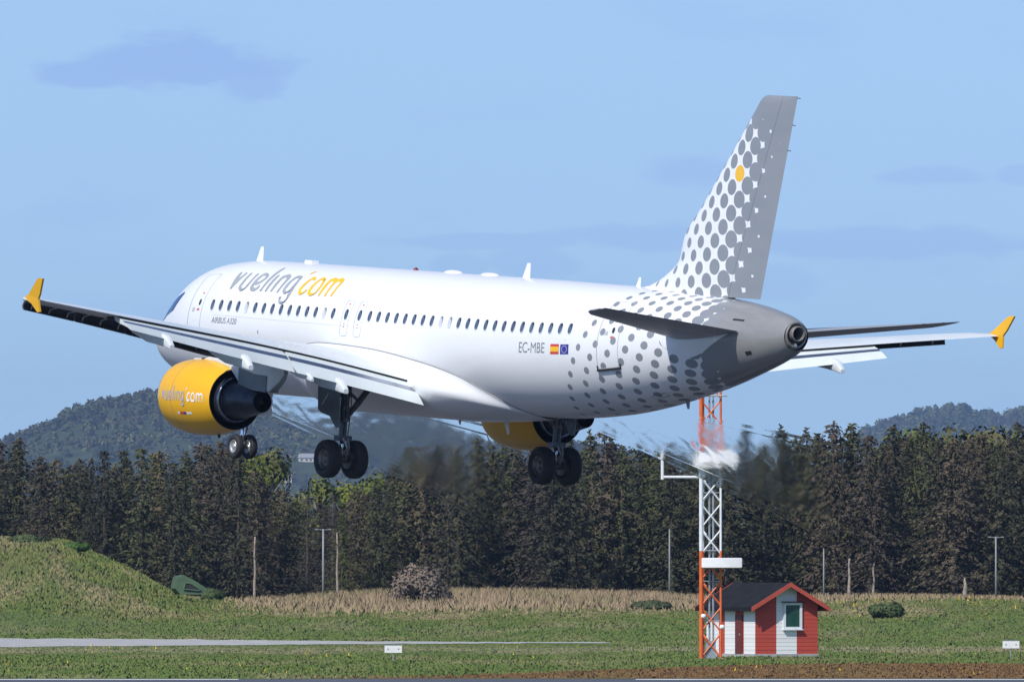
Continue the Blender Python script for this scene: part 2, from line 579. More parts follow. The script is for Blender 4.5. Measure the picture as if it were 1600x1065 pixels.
def foliage(name, cols, scale=0.5, rand=0.35, soft=1.6):
    """leaf colour that differs from clump to clump and from tree to tree"""
    m, nt, b = material(name)
    v = coords(nt)
    oi = nt.n('ShaderNodeObjectInfo')
    f = nt.noise(v, scale, 3.0, 0.6)
    g = nt.noise(v, scale * 2.4, 3.0, 0.6)
    c = nt.mix(nt.ramp(f, .35, .65), cols[0] + (1,), cols[1] + (1,))
    c = nt.mix(nt.ramp(g, .4, .75), c, cols[2] + (1,))
    hv = nt.n('ShaderNodeHueSaturation')
    nt.put(hv.inputs['Hue'], nt.m('ADD', 0.5 - 0.03, nt.m('MULTIPLY', oi.outputs['Random'], 0.05)))
    nt.put(hv.inputs['Value'], nt.m('ADD', 1 - rand, nt.m('MULTIPLY', oi.outputs['Random'], rand * 2)))
    nt.put(hv.inputs['Saturation'], nt.m('ADD', 0.75, nt.m('MULTIPLY', oi.outputs['Random'], 0.45)))
    nt.link(c, hv.inputs['Color'])
    nt.link(hv.outputs[0], b.inputs['Base Color'])
    b.inputs['Roughness'].default_value = 0.8
    b.inputs['Specular IOR Level'].default_value = 0.15
    if soft:
        # needles and leaves shade as the mass they belong to, not as single facets
        fl = nt.n('ShaderNodeVectorMath', operation='MULTIPLY')
        nt.link(v, fl.inputs[0]); fl.inputs[1].default_value = (1, 1, 0)
        nn = nt.n('ShaderNodeVectorMath', operation='NORMALIZE'); nt.link(fl.outputs[0], nn.inputs[0])
        ad = nt.n('ShaderNodeVectorMath', operation='ADD'); nt.link(nn.outputs[0], ad.inputs[0]); ad.inputs[1].default_value = (0, 0, .45)
        tr = nt.n('ShaderNodeVectorTransform', vector_type='NORMAL', convert_from='OBJECT', convert_to='WORLD'); nt.link(ad.outputs[0], tr.inputs[0])
        sc = nt.n('ShaderNodeVectorMath', operation='SCALE'); nt.link(tr.outputs[0], sc.inputs[0]); sc.inputs['Scale'].default_value = soft
        ge = nt.n('ShaderNodeNewGeometry')
        a2 = nt.n('ShaderNodeVectorMath', operation='ADD'); nt.link(sc.outputs[0], a2.inputs[0]); nt.link(ge.outputs['Normal'], a2.inputs[1])
        n2 = nt.n('ShaderNodeVectorMath', operation='NORMALIZE'); nt.link(a2.outputs[0], n2.inputs[0])
        nt.link(n2.outputs[0], b.inputs['Normal'])
    return m


MAT['hillwood'] = foliage('hill_wood', ((0.026, 0.040, 0.018), (0.115, 0.140, 0.036), (0.080, 0.060, 0.042)), scale=0.014, rand=.05, soft=0)


def crown_cards(centres, radii, n_each, size, rg, flat=0.75):
    """leaf-clump quads scattered through ellipsoids, returned as arrays"""
    V = []; 
    for c, r in zip(centres, radii):
        d = rg.normal(size=(n_each, 3)); d /= np.linalg.norm(d, axis=1)[:, None]
        rr = r * rg.uniform(.45, 1.05, n_each)[:, None] ** .6
        p = np.array(c) + d * rr * np.array([1, 1, flat])
        a = rg.normal(size=(n_each, 3)); a -= (a * d).sum(1)[:, None] * d * .6
        a /= np.linalg.norm(a, axis=1)[:, None]
        b_ = np.cross(a, d); b_ /= np.linalg.norm(b_, axis=1)[:, None] + 1e-9
        s = size * rg.uniform(.6, 1.35, n_each)[:, None]
        q = np.stack([p - a * s, p + b_ * s * .55, p + a * s, p - b_ * s * .55], 1)
        V.append(q.reshape(-1, 3))
    V = np.concatenate(V)
    F = np.arange(len(V)).reshape(-1, 4)
    return V, F


def mesh_np(name, V, F, mats, parent=None, mi=None):
    me = bpy.data.meshes.new(name)
    k = F.shape[1]
    me.vertices.add(len(V)); me.vertices.foreach_set('co', np.asarray(V, np.float32).ravel())
    me.loops.add(F.size); me.loops.foreach_set('vertex_index', F.astype(np.int32).ravel())
    me.polygons.add(len(F)); me.polygons.foreach_set('loop_start', np.arange(0, F.size, k, dtype=np.int32))
    me.update(calc_edges=True)
    for m in (mats if isinstance(mats, (list, tuple)) else [mats]):
        me.materials.append(m)
    o = bpy.data.objects.new(name, me)
    COL.objects.link(o)
    if parent is not None:
        o.parent = parent
    return o


def hill_wood(x0, x1, height, d, depth, n, cw, seed, label, clear=()):
    rg = np.random.default_rng(seed)
    cs, rs = [], []
    for i in range(n):
        x = rg.uniform(x0, x1)
        y = d + depth * (rg.uniform(-.95, .12))
        h = height(x, y)
        if h < 6 or any(abs(x - hx_) < w_ * .75 and -120 < y - hy_ < w_ for hx_, hy_, w_ in clear):
            continue
        r = cw * rg.uniform(.6, 1.25)
        cs.append((x, y, h - cw * .25)); rs.append(r)
        if rg.random() < .5:
            cs.append((x, y, h + cw * .7)); rs.append(r * .6)
    V, F = crown_cards(cs, rs, 70, cw * .30, rg, 1.25)
    o = mesh_np('hill_forest', V, F, MAT['hillwood'])
    tag(o, label, 'forest', kind='stuff')


LEFT = [(-420, 735), (-250, 720), (-100, 705), (0, 698), (45, 684), (80, 668), (110, 652), (150, 638), (185, 632), (215, 626), (245, 618), (300, 616), (360, 624), (430, 648),
        (490, 662), (540, 656), (600, 646), (650, 656), (700, 678), (770, 700), (900, 704), (1000, 720), (1080, 760)]
HL_D = 11000.0
a0, a1, hh = hill('left_hill', LEFT, HL_D, 1000, 11)
RIGHT = [(1280, 745), (1330, 700), (1360, 676), (1400, 664), (1430, 652), (1470, 648), (1490, 642), (1520, 652), (1560, 655), (1590, 648), (1640, 645), (1750, 650), (1900, 690), (2000, 735)]
HR_D = 17000.0
b0, b1, hh2 = hill('right_hill', RIGHT, HR_D, 1300, 21)
hill_wood(b0, b1, hh2, HR_D, 1300, 1200, 8.4, 22, 'distant blue wooded ridge behind the spruces on the right')

# ================================================================== TREES
MAT['spruce_a'] = foliage('spruce_needles', ((0.040, 0.046, 0.022), (0.066, 0.068, 0.032), (0.086, 0.070, 0.042)), scale=0.7)
MAT['spruce_b'] = foliage('brown_spruce_needles', ((0.080, 0.062, 0.042), (0.112, 0.086, 0.060), (0.064, 0.060, 0.034)), scale=0.7)
MAT['spruce_c'] = foliage('grey_bare_twigs', ((0.085, 0.075, 0.062), (0.110, 0.096, 0.080), (0.060, 0.056, 0.042)), scale=0.7, rand=.2)
MAT['spruce_d'] = foliage('olive_spruce_needles', ((0.054, 0.060, 0.024), (0.090, 0.090, 0.036), (0.062, 0.056, 0.032)), scale=0.7)
MAT['leaf'] = foliage('spring_leaves', ((0.115, 0.130, 0.026), (0.155, 0.160, 0.040), (0.085, 0.100, 0.030)), scale=0.6, rand=.22)
MAT['bush_brown'] = foliage('bare_bush_twigs', ((0.200, 0.158, 0.105), (0.250, 0.200, 0.135), (0.160, 0.132, 0.080)), scale=1.2, rand=.1)
MAT['bush_green'] = foliage('bush_leaves', ((0.060, 0.100, 0.032), (0.085, 0.128, 0.040), (0.055, 0.078, 0.030)), scale=1.2, rand=.2)
MAT['bark'] = simple('spruce_bark', (0.085, 0.066, 0.052), 0.9, var=0.35, scale=5, spec=.2)
MAT['bark_pale'] = simple('pale_bark', (0.30, 0.25, 0.20), 0.9, var=0.35, scale=4, spec=.2)


def spruce_mesh(name, seed, H=12.0, Rb=2.3, dens=1.0, mat='spruce_a', bare=False):
    rg = np.random.default_rng(seed)
    shape = rg.uniform(.50, .85)
    ph = rg.uniform(0, 6.28, 6)
    V = []
    z = H * rg.uniform(.03, .07)
    while z < H * .985:
        t = z / H
        L = Rb * (1 - t) ** (shape + rg.uniform(-.08, .08)) * rg.uniform(.70, 1.18) + .07
        nb = int(round(rg.integers(5, 8)))
        a0_ = rg.uniform(0, 6.28)
        for k in range(nb):
            a = a0_ + k * 6.283 / nb + rg.normal(0, .22)
            Lb = L * rg.uniform(.6, 1.15) * (1 + .20 * math.sin(2 * a + ph[0] + z * .9) + .16 * math.sin(3 * a + ph[1] - z * 1.7) + .10 * math.sin(z * 2.3 + ph[2]))
            droop = rg.uniform(.10, .55) * (1 - .8 * t)
            nc = max(2, int(Lb / .27 * dens))
            for c in range(nc):
                s = (c + rg.uniform(.2, 1)) / nc
                rr = Lb * s
                zz_ = z - droop * Lb * s * s * 1.3 + .10 * Lb * s + rg.normal(0, .06)
                p = np.array([math.cos(a) * rr, math.sin(a) * rr, zz_])
                rad = np.array([math.cos(a), math.sin(a), -.35])
                side = np.array([-math.sin(a), math.cos(a), 0])
                for h in range(5):
                    sz = rg.uniform(.12, .27) * (1.0 if not bare else .8)
                    d = rad * rg.uniform(.3, 1) + side * rg.normal(0, .55) + np.array([0, 0, rg.uniform(-.65, .15)])
                    d /= np.linalg.norm(d)
                    w_ = np.cross(d, rg.normal(size=3)); w_ /= np.linalg.norm(w_) + 1e-9
                    wd = (.25 if not bare else .12) * sz * rg.uniform(.7, 1.5)
                    q = p + rg.normal(0, .09, 3)
                    V += [q - d * sz * .4, q + w_ * wd, q + d * sz, q - w_ * wd]
        z += rg.uniform(.30, .50)
    # leader
    for k in range(8):
        zz_ = H * (.97 + .004 * k)
        a = rg.uniform(0, 6.28)
        d = np.array([math.cos(a) * .25, math.sin(a) * .25, .1])
        V += [(0, 0, zz_), (.03, .03, zz_ + .12), d + np.array([0, 0, zz_]), (-.03, .03, zz_ - .08)]
    V = np.array([np.asarray(a, float) for a in V])
    me_o = mesh_np('crown', V, np.arange(len(V)).reshape(-1, 4), MAT[mat])
    return me_o.data, me_o


def trunk_mesh(H, r, seed, mat, limbs=0):
    rg = random.Random(seed)
    mb = MB()
    n = 7
    pts = [(rg.gauss(0, .02) * H * .1, rg.gauss(0, .02) * H * .1, -0.4 + (H + .2) * k / n) for k in range(n + 1)]
    mb.tube(pts, [r * (1 - .9 * k / n) + .02 for k in range(n + 1)], 7)
    for k in range(limbs):
        z = H * rg.uniform(.35, .8)
        a = rg.uniform(0, 6.28)
        L = H * rg.uniform(.18, .32)
        mb.tube([(0, 0, z), (math.cos(a) * L * .5, math.sin(a) * L * .5, z + L * .45), (math.cos(a) * L * .9, math.sin(a) * L * .9, z + L)],
                [r * .4, r * .25, r * .08], 5)
    o = mb.build('trunk', MAT[mat], smooth=True)
    return o.data, o


KINDS = {}
for nm, spec in {'dark': [('spruce_a', 3.0, 1.0, 101), ('spruce_a', 3.5, 1.0, 102), ('spruce_a', 2.7, 1.0, 103)],
                 'brown': [('spruce_b', 2.9, .9, 111), ('spruce_b', 3.3, .9, 112)],
                 'grey': [('spruce_c', 2.9, .8, 121)],
                 'olive': [('spruce_d', 3.3, 1.0, 131), ('spruce_d', 2.8, 1.0, 132)]}.items():
    KINDS[nm] = []
    for mt, rb, dn, sd in spec:
        cd, co = spruce_mesh('crown', sd, 12.0, rb, dn, mt, nm == 'grey')
        td, to = trunk_mesh(11.6, .16, sd, 'bark')
        bpy.data.objects.remove(co); bpy.data.objects.remove(to)
        KINDS[nm].append((cd, td))


def link_part(name, data, parent):
    o = bpy.data.objects.new(name, data)
    COL.objects.link(o)
    o.parent = parent
    return o


TREES = []


def place_spruce(kind, x, y, H, rg, wide=1.0):
    r_ = empty('spruce_tree', (x, y, float(terrain(x, y)) - .05), rg.uniform(0, 6.28))
    cd, td = KINDS[kind][rg.integers(len(KINDS[kind]))]
    s = H / 12.0
    r_.scale = (s * wide, s * wide, s)
    link_part('crown', cd, r_)
    link_part('trunk', td, r_)
    return r_


# silhouette of the tree line, read off the photograph: (x, y of the tops)
TOPS = [(-60, 690), (0, 690), (29, 684), (64, 712), (86, 718), (125, 716), (163, 703), (193, 703), (221, 700), (250, 705), (272, 722), (290, 705), (315, 691), (345, 690), (372, 700),
        (400, 735), (440, 765), (480, 775), (520, 770), (560, 765), (590, 748), (613, 722), (640, 697), (680, 690), (745, 684), (790, 688), (840, 690), (890, 684), (922, 670), (945, 672),
        (1000, 690), (1050, 692), (1110, 690), (1165, 672), (1219, 662), (1260, 668), (1302, 658), (1331, 662), (1360, 680), (1395, 664), (1443, 660), (1490, 688), (1532, 674), (1560, 690), (1591, 660), (1660, 675)]
tx, ty = np.array(TOPS).T


def top_at(px):
    return float(np.interp(px, tx, ty))


rg = np.random.default_rng(77)
KSEQ_L = ['dark', 'brown', 'dark', 'brown', 'olive', 'dark', 'brown']


def kind_for(px):
    u = rg.random()
    if 690 < px < 770:
        return 'grey' if u < .6 else 'olive'
    if 420 < px < 610:
        return 'brown' if u < .55 else ('grey' if u < .72 else 'olive')
    if px < 380:
        return 'dark' if u < .45 else ('brown' if u < .85 else 'olive')
    if 770 <= px < 1090:
        return 'olive' if u < .40 else ('dark' if u < .8 else 'brown')
    return 'dark' if u < .50 else ('brown' if u < .80 else 'olive')


# front row: one tree at every top of the silhouette and one between
front = []
for i in range(len(TOPS) - 1):
    front.append((tx[i], 0.0))
    gap = tx[i + 1] - tx[i]
    m = int(gap // 19)
    for k in range(1, m):
        front.append((tx[i] + gap * k / m + rg.normal(0, 3), rg.uniform(4, 26)))
FR = []
for px, low in sorted(front):
    d = rg.uniform(1152, 1176)
    x = (px - 800) / F_PX * d
    zt = at(px, top_at(px) + low, d).z
    H = zt - float(terrain(x, d))
    k = kind_for(px)
    FR.append((px, place_spruce(k, x, d, H, rg, rg.uniform(1.0, 1.4)), k))
for row, (dd, sp) in enumerate(((1196, 30), (1222, 34))):
    for px in np.arange(-70, 1680, sp):
        p_ = px + rg.normal(0, 7)
        d = dd + rg.uniform(-9, 9)
        x = (p_ - 800) / F_PX * d
        H = at(p_, top_at(p_) + rg.uniform(4, 34), d).z - float(terrain(x, d))
        k = kind_for(p_)
        tr = place_spruce(k, x, d, H, rg, rg.uniform(1.0, 1.4))
        tag(tr, {'dark': 'dark green spruce standing deep in the wood behind the front trees', 'brown': 'brownish spruce standing deep in the wood behind the front trees',
                 'olive': 'olive green spruce standing deep in the wood behind the front trees', 'grey': 'grey half bare spruce standing deep in the wood behind the front trees'}[k],
            'tree', {'dark': 'dark spruces in the back rows', 'brown': 'brownish spruces in the back rows', 'olive': 'olive spruces in the back rows', 'grey': 'grey spruces in the back rows'}[k])

# a label for every front tree: what it looks like and where it stands among the things one can find
ORD = ['first', 'second', 'third', 'fourth', 'fifth', 'sixth', 'seventh', 'eighth', 'ninth', 'tenth', 'eleventh', 'twelfth', 'thirteenth', 'fourteenth', 'fifteenth', 'sixteenth', 'seventeenth', 'eighteenth']
MARKS = [(-200, 272, 'front row above the mound, from the left'), (272, 398, 'front row right of the bunker'), (398, 505, 'front row before the left lamp pole'),
         (505, 660, 'front row between lamp pole and brown bush'), (660, 860, 'front row right of the brown bush'), (860, 1046, 'front row left of the middle pole'),
         (1046, 1180, 'front row behind the mast'), (1180, 1287, 'front row behind the hut'),
         (1287, 1440, 'front row right of the hut'), (1440, 1556, 'front row left of the right lamp pole'), (1556, 1800, 'front row right of the right lamp pole')]
LOOK = {'dark': 'dark green spruce', 'brown': 'brownish spruce', 'olive': 'olive green spruce', 'grey': 'grey half bare spruce'}
for lo, hi, txt in MARKS:
    for i, (px, o, k) in enumerate([f for f in FR if lo <= f[0] < hi]):
        tag(o, '%s, %s in %s' % (LOOK[k], ORD[i], txt), 'tree', 'spruces in the front row of the wood')


def leafy(name, seed, H, W, nblob, size, leafmat, each=70):
    r2 = np.random.default_rng(seed)
    cs, rs = [], []
    for i in range(nblob):
        a = r2.uniform(0, 6.28); q = W * math.sqrt(r2.random()) * .8
        z = H * r2.uniform(.32, .92)
        q *= math.sin(min(1, max(0.15, (1.05 - z / H) * 1.7)) * 1.4)
        cs.append((math.cos(a) * q, math.sin(a) * q, z)); rs.append(W * r2.uniform(.22, .42))
    V, F = crown_cards(cs, rs, each, size, r2, .8)
    o = mesh_np('crown', V, F, MAT[leafmat])
    d = o.data
    bpy.data.objects.remove(o)
    return d


LEAFY = [leafy('crown', 300 + i, 10.0, 3.4, 26, .20, 'leaf') for i in range(3)]
LTR = trunk_mesh(8.6, .17, 310, 'bark_pale', 9)
bpy.data.objects.remove(LTR[1])
LEAF_POS = [(395, 705, 1262, 'left of the small pale houses'), (416, 700, 1290, 'behind the nose wheels'), (462, 768, 1300, 'just below the small pale houses'),
            (505, 742, 1255, 'between the pale houses and the left main wheels'), (548, 752, 1268, 'below the left main wheels'), (590, 738, 1282, 'right of the left main wheels'),
            (1385, 676, 1300, 'first of the row behind the spruces right of the hut'), (1425, 672, 1312, 'second of the row behind the spruces right of the hut'),
            (1478, 668, 1300, 'third of the row behind the spruces right of the hut'), (1510, 670, 1310, 'fourth of the row behind the spruces right of the hut'),
            (1562, 668, 1305, 'fifth of the row behind the spruces right of the hut'), (1605, 672, 1300, 'at the right edge behind the spruces')]
for i, (px, py, d, txt) in enumerate(LEAF_POS):
    x = (px - 800) / F_PX * d
    H = at(px, py, d).z - float(terrain(x, d))
    r_ = empty('broadleaf_tree', (x, d, float(terrain(x, d))), rg.uniform(0, 6.28))
    s = H / 9.8
    r_.scale = (s, s, s)
    link_part('crown', LEAFY[i % 3], r_)
    link_part('trunk', LTR[0], r_)
    tag(r_, 'yellow green spring tree, ' + txt, 'tree', 'yellow green broadleaf trees behind the spruces')

# pale bare trunks showing at the foot of the wood
for px, y0, y1, r, txt in ((398, 838, 925, .12, 'right of the green bunker'), (527, 832, 932, .11, 'just right of the left lamp pole'), (1327, 872, 940, .15, 'right of the thin pole'),
                           (1365, 880, 940, .12, 'between hut and right lamp pole'), (1508, 902, 942, .22, 'left of the right lamp pole')):
    d = 1138.0
    x = (px - 800) / F_PX * d
    zb = float(terrain(x, d))
    H = at(px, y0, d).z - zb
    root = empty('bare_tree', (x, d, zb))
    mb = MB()
    pts = [(math.sin(k * 1.7 + px) * .03, math.cos(k * 2.1 + px) * .03, -.3 + (H + .3) * k / 7) for k in range(8)]
    mb.tube(pts, [r * (1 - .55 * k / 7) for k in range(8)], 8)
    mb.build('trunk', MAT['bark_pale'], root, smooth=True)
    r3 = random.Random(px)
    for k in range(12):
        z = H * r3.uniform(.45, 1.0); a = r3.uniform(0, 6.28); L = r3.uniform(.5, 1.3)
        mb = MB()
        mb.tube([(0, 0, z), (math.cos(a) * L * .6, math.sin(a) * L * .6, z + L * .2), (math.cos(a) * L, math.sin(a) * L, z + L * .15)], [.035, .02, .008], 4)
        mb.build('branch', MAT['bark'], root)
    tag(root, 'pale bare trunk at the foot of the wood, ' + txt, 'tree')


def bush(px, py, d, W, H, mat, seed, label, twigs=False):
    r2 = np.random.default_rng(seed)
    x = (px - 800) / F_PX * d
    root = empty('bush', (x, d, float(terrain(x, d)) - .05))
    cs, rs = [], []
    for i in range(26):
        a = r2.uniform(0, 6.28); q = W * math.sqrt(r2.random()) * .75
        cs.append((math.cos(a) * q, math.sin(a) * q * .7, H * (.12 + .62 * r2.random() ** .5 * math.sqrt(max(0, 1 - (q / W) ** 2))))); rs.append(W * .32)
    V, F = crown_cards(cs, rs, 170, .13, r2, min(1.0, H / W))
    V[:, 2] = np.maximum(V[:, 2], 0)
    mesh_np('foliage', V, F, MAT[mat], root)
    mb = MB()
    for k in range(12):
        a = r2.uniform(0, 6.28)
        L = W * r2.uniform(.5, 1.0)
        mb.tube([(0, 0, -.1), (math.cos(a) * L * .5, math.sin(a) * L * .4, H * .5), (math.cos(a) * L * .9, math.sin(a) * L * .7, H * r2.uniform(.75, 1.08))], [.05, .03, .01], 5)
    mb.build('stem', MAT['bark'], root)
    tag(root, label, 'bush')


bush(655, 940, 1086, 2.5, 3.4, 'bush_brown', 41, 'rounded bare brown bush in the dry grass before the wood')
bush(330, 920, 1112, 1.1, 1.1, 'bush_green', 42, 'small green bush just right of the green bunker')
bush(1385, 975, 1000, 1.25, 1.2, 'bush_green', 43, 'low rounded green bush on the bank right of the hut')
bush(1015, 962, 1050, 1.6, .75, 'bush_green', 44, 'low green bush left of the red and white mast')
bush(45, 850, 1078, 1.6, .8, 'bush_green', 45, 'low grey green bush on the mound at the far left')
bush(118, 848, 1080, 1.3, .75, 'bush_green', 46, 'low green bush on the crest of the mound')

# ================================================================== GRASS
def tufts(name, xs_, ys_, hmin, hmax, wid, mat, label, seed, lean=.35):
    """upright grass blades, one small kite each, standing on the terrain"""
    r2 = np.random.default_rng(seed)
    n = len(xs_)
    zs_ = terrain(xs_, ys_)
    h = r2.uniform(hmin, hmax, n) if np.isscalar(hmin) else hmin * r2.uniform(.6, 1.2, n)
    a = r2.uniform(0, np.pi, n)
    w_ = wid * r2.uniform(.6, 1.4, n)
    dx, dy = np.cos(a) * w_, np.sin(a) * w_
    lx, ly = r2.normal(0, lean, n) * h, r2.normal(0, lean, n) * h
    V = np.empty((n, 3, 3))
    V[:, 0] = np.c_[xs_ - dx, ys_ - dy, zs_ - .02]
    V[:, 1] = np.c_[xs_ + dx, ys_ + dy, zs_ - .02]
    V[:, 2] = np.c_[xs_ + lx, ys_ + ly, zs_ + h]
    o = mesh_np(name, V.reshape(-1, 3), np.arange(n * 3).reshape(-1, 3), mat)
    return tag(o, label, 'grass', kind='stuff')


def scatter(n, y0, y1, seed, px0=-40, px1=1640):
    r2 = np.random.default_rng(seed)
    y = np.sqrt(r2.uniform(y0 * y0, y1 * y1, n))
    x = (r2.uniform(px0, px1, n) - 800) / F_PX * y
    return x, y, r2


def blade_mat(name, cols, band=False):
    m, nt, b = material(name)
    v = coords(nt)
    big = nt.noise(nt.mapping(v, (0.16, 0.022, 0.1)), 1.0, 4.0, 0.6)
    mid = nt.noise(nt.mapping(v, (0.9, 0.10, 0.5), (3, 7, 1)), 1.0, 4.0, 0.6)
    fin_ = nt.noise(nt.mapping(v, (5.0, 1.2, 1.0), (1, 2, 3)), 1.0, 3.0, 0.65)
    c = nt.mix(nt.ramp(mid, .35, .65), cols[0] + (1,), cols[1] + (1,))
    c = nt.mix(nt.m('MULTIPLY', nt.ramp(big, .46, .66), cols[3]), c, cols[2] + (1,))
    c = nt.mix(nt.ramp(fin_, .25, .75), nt.mix(1.0, c, (.84, .84, .84, 1), 'MULTIPLY'), nt.mix(1.0, c, (1.14, 1.14, 1.14, 1), 'MULTIPLY'))
    nt.link(c, b.inputs['Base Color'])
    if band:
        s_ = nt.n('ShaderNodeSeparateXYZ'); nt.link(v, s_.inputs[0])
        yy = nt.m('ADD', s_.outputs[1], nt.m('MULTIPLY', nt.m('SUBTRACT', big, .5), 60.0))
        k_ = nt.m('MULTIPLY', nt.ramp(yy, 778, 800), nt.m('SUBTRACT', 1.0, nt.ramp(yy, 822, 850)))
        c = nt.mix(nt.m('MULTIPLY', nt.m('MULTIPLY', k_, .75), nt.ramp(mid, .3, .6)), c, (.30, .265, .17, 1))
    nt.link(c, b.inputs['Base Color'])
    b.inputs['Roughness'].default_value = .9
    b.inputs['Specular IOR Level'].default_value = .1
    ge = nt.n('ShaderNodeNewGeometry')
    a2 = nt.n('ShaderNodeVectorMath', operation='ADD'); a2.inputs[0].default_value = (0, -.6, 3.0); nt.link(ge.outputs['Normal'], a2.inputs[1])
    n2 = nt.n('ShaderNodeVectorMath', operation='NORMALIZE'); nt.link(a2.outputs[0], n2.inputs[0])
    nt.link(n2.outputs[0], b.inputs['Normal'])
    return m


MAT['blade_green'] = blade_mat('green_grass_blades', ((.098, .158, .040), (.138, .178, .052), (.245, .218, .115), .60), True)
MAT['blade_mound'] = blade_mat('mound_grass_blades', ((.115, .165, .042), (.165, .180, .058), (.280, .235, .125), .95))
MAT['blade_dry'] = blade_mat('dry_grass_blades', ((.290, .220, .130), (.345, .262, .165), (.190, .185, .075), .50))
MAT['blade_brown'] = blade_mat('brown_grass_blades', ((.150, .085, .038), (.205, .122, .055), (.165, .135, .055), .4))

x, y, r2 = scatter(150000, 618, 1010, 51)
# clear of the path, the brown verge and the hut
edge_v = 620 + 84 * smooth01((x + 9) / 26)
hwp = np.where(x < 6, 44 * (1 - smooth01((x + 40) / 46.0)) + 3.5, 0)
keep = (y > edge_v + r2.normal(0, 3, len(x))) & ~((y > 886 - hwp - 3) & (y < 890 + hwp * .9))
hx, hy = x - 12.6, y - 756
keep &= ~((x > 9.0) & (x < 17.0) & (y > 752.5) & (y < 764))
x, y = x[keep], y[keep]
hh_ = np.where((y < 890) & (y > 760) & (x < 6), .045, .12)
tufts('green_grass', x, y, hh_, None, .09, MAT['blade_green'], 'mown green grass of the airfield with dry patches', 52)
x, y, r2 = scatter(90000, 990, 1150, 53)
mound = (x < -22) 
tall = smooth01((y - 1030) / 60) * smooth01((x + 19) / 5) 
m_ = r2.random(len(x)) > tall * .9
hh_ = .10 + .12 * mound
tufts('mound_grass', x[m_], y[m_], hh_[m_], None, .10, MAT['blade_mound'], 'rough green and straw coloured grass on the mound and the bank before the wood', 54)
x, y, r2 = scatter(80000, 1005, 1148, 55)
tall = smooth01((y - 1010) / 100) ** 1.5 * smooth01((x + 24) / 14) * (.25 + .75 * (1 - smooth01((x - 9) / 8)))
m_ = r2.random(len(x)) < tall
tufts('dry_grass', x[m_], y[m_], (.25 + .55 * tall[m_]), None, .08, MAT['blade_dry'], 'tall dry straw coloured grass in front of the wood', 56)
x, y, r2 = scatter(30000, 619, 712, 57)
m_ = (y < 622 + 84 * smooth01((x + 9) / 26) + r2.normal(0, 5, len(x))) & (x > -9)
tufts('brown_grass', x[m_], y[m_], .05, .11, .08, MAT['blade_brown'], 'short brown withered grass along the runway edge', 58)
MAT['dandelion'] = simple('dandelion_yellow', (.75, .50, .015), .7, var=.1)
x, y, r2 = scatter(420, 640, 860, 59)
cl = (np.sin(x * .55 + 1.3) + np.sin(y * .045 + x * .2)) > .35
tufts('dandelions', x[cl], y[cl], .14, .20, .035, MAT['dandelion'], 'yellow dandelions scattered in the green grass', 60, .2)
x, y, r2 = scatter(160, 990, 1090, 61, 1180, 1640)
cl = np.sin(x * .8) > .1
tufts('dandelions', x[cl], y[cl], .2, .32, .06, MAT['dandelion'], 'yellow flowers on the bank right of the hut', 62, .2)

# ================================================================== FAR HOUSES among the trees
MAT['house_white'] = simple('house_white', (0.46, 0.44, 0.40), 0.7, var=0.06)
MAT['house_roof'] = simple('house_roof_grey', (0.25, 0.25, 0.26), 0.8, var=0.15)
MAT['dark_glass'] = simple('dark_glass', (0.02, 0.025, 0.03), 0.15, var=0.1)


def house(px, py, wpx, hpx, label, rz):
    """a house on the near slope of the left hill: its foot at the pixel, its size in pixels"""
    # walk up the slope until the ground is where the photograph shows the foot of the house
    d = HL_D - 990
    while d < HL_D - 5:
        p = at(px, py, d)
        if hh(p.x, d) >= p.z:
            break
        d += 4
    s = d / F_PX
    W, top = wpx * s, hpx * s
    p = at(px, py, d)
    root = empty('small_house', (p.x, d, p.z), rz)
    D = W * .7
    mb = MB(); mb.box((0, 0, top / 2 - 3), (W, D, top + 6)); mb.build('wall', MAT['house_white'], root)
    e = .5
    for sd in (-1, 1):
        mb = MB()
        prof = [(0, top + W * .26), (sd * (D / 2 + e), top - .1), (sd * (D / 2 + e), top + .2), (0, top + W * .26 + .3)]
        mb.loft([[(xx, q, b_) for q, b_ in prof] for xx in (-W / 2 - e, W / 2 + e)])
        mb.build('roof', MAT['house_roof'], root)
    for q in (-.28, .05, .32):
        mb = MB(); mb.box((q * W, -D / 2 - .04, top * .55), (W * .13, .12, top * .38)); mb.build('window', MAT['dark_glass'], root)
    tag(root, label, 'house')
    return p.x, d, W


HOUSES = [house(447, 753, 16, 8, 'tiny cream house on the hillside below the nose wheels', R(14)),
          house(480, 722, 24, 7, 'grey roofed pale house on the hillside left of the main wheels', R(-12))]


hill_wood(a0, a1, hh, HL_D, 1000, 2600, 5.2, 12, 'wooded hill rising hazy blue green behind the spruces on the left', HOUSES)

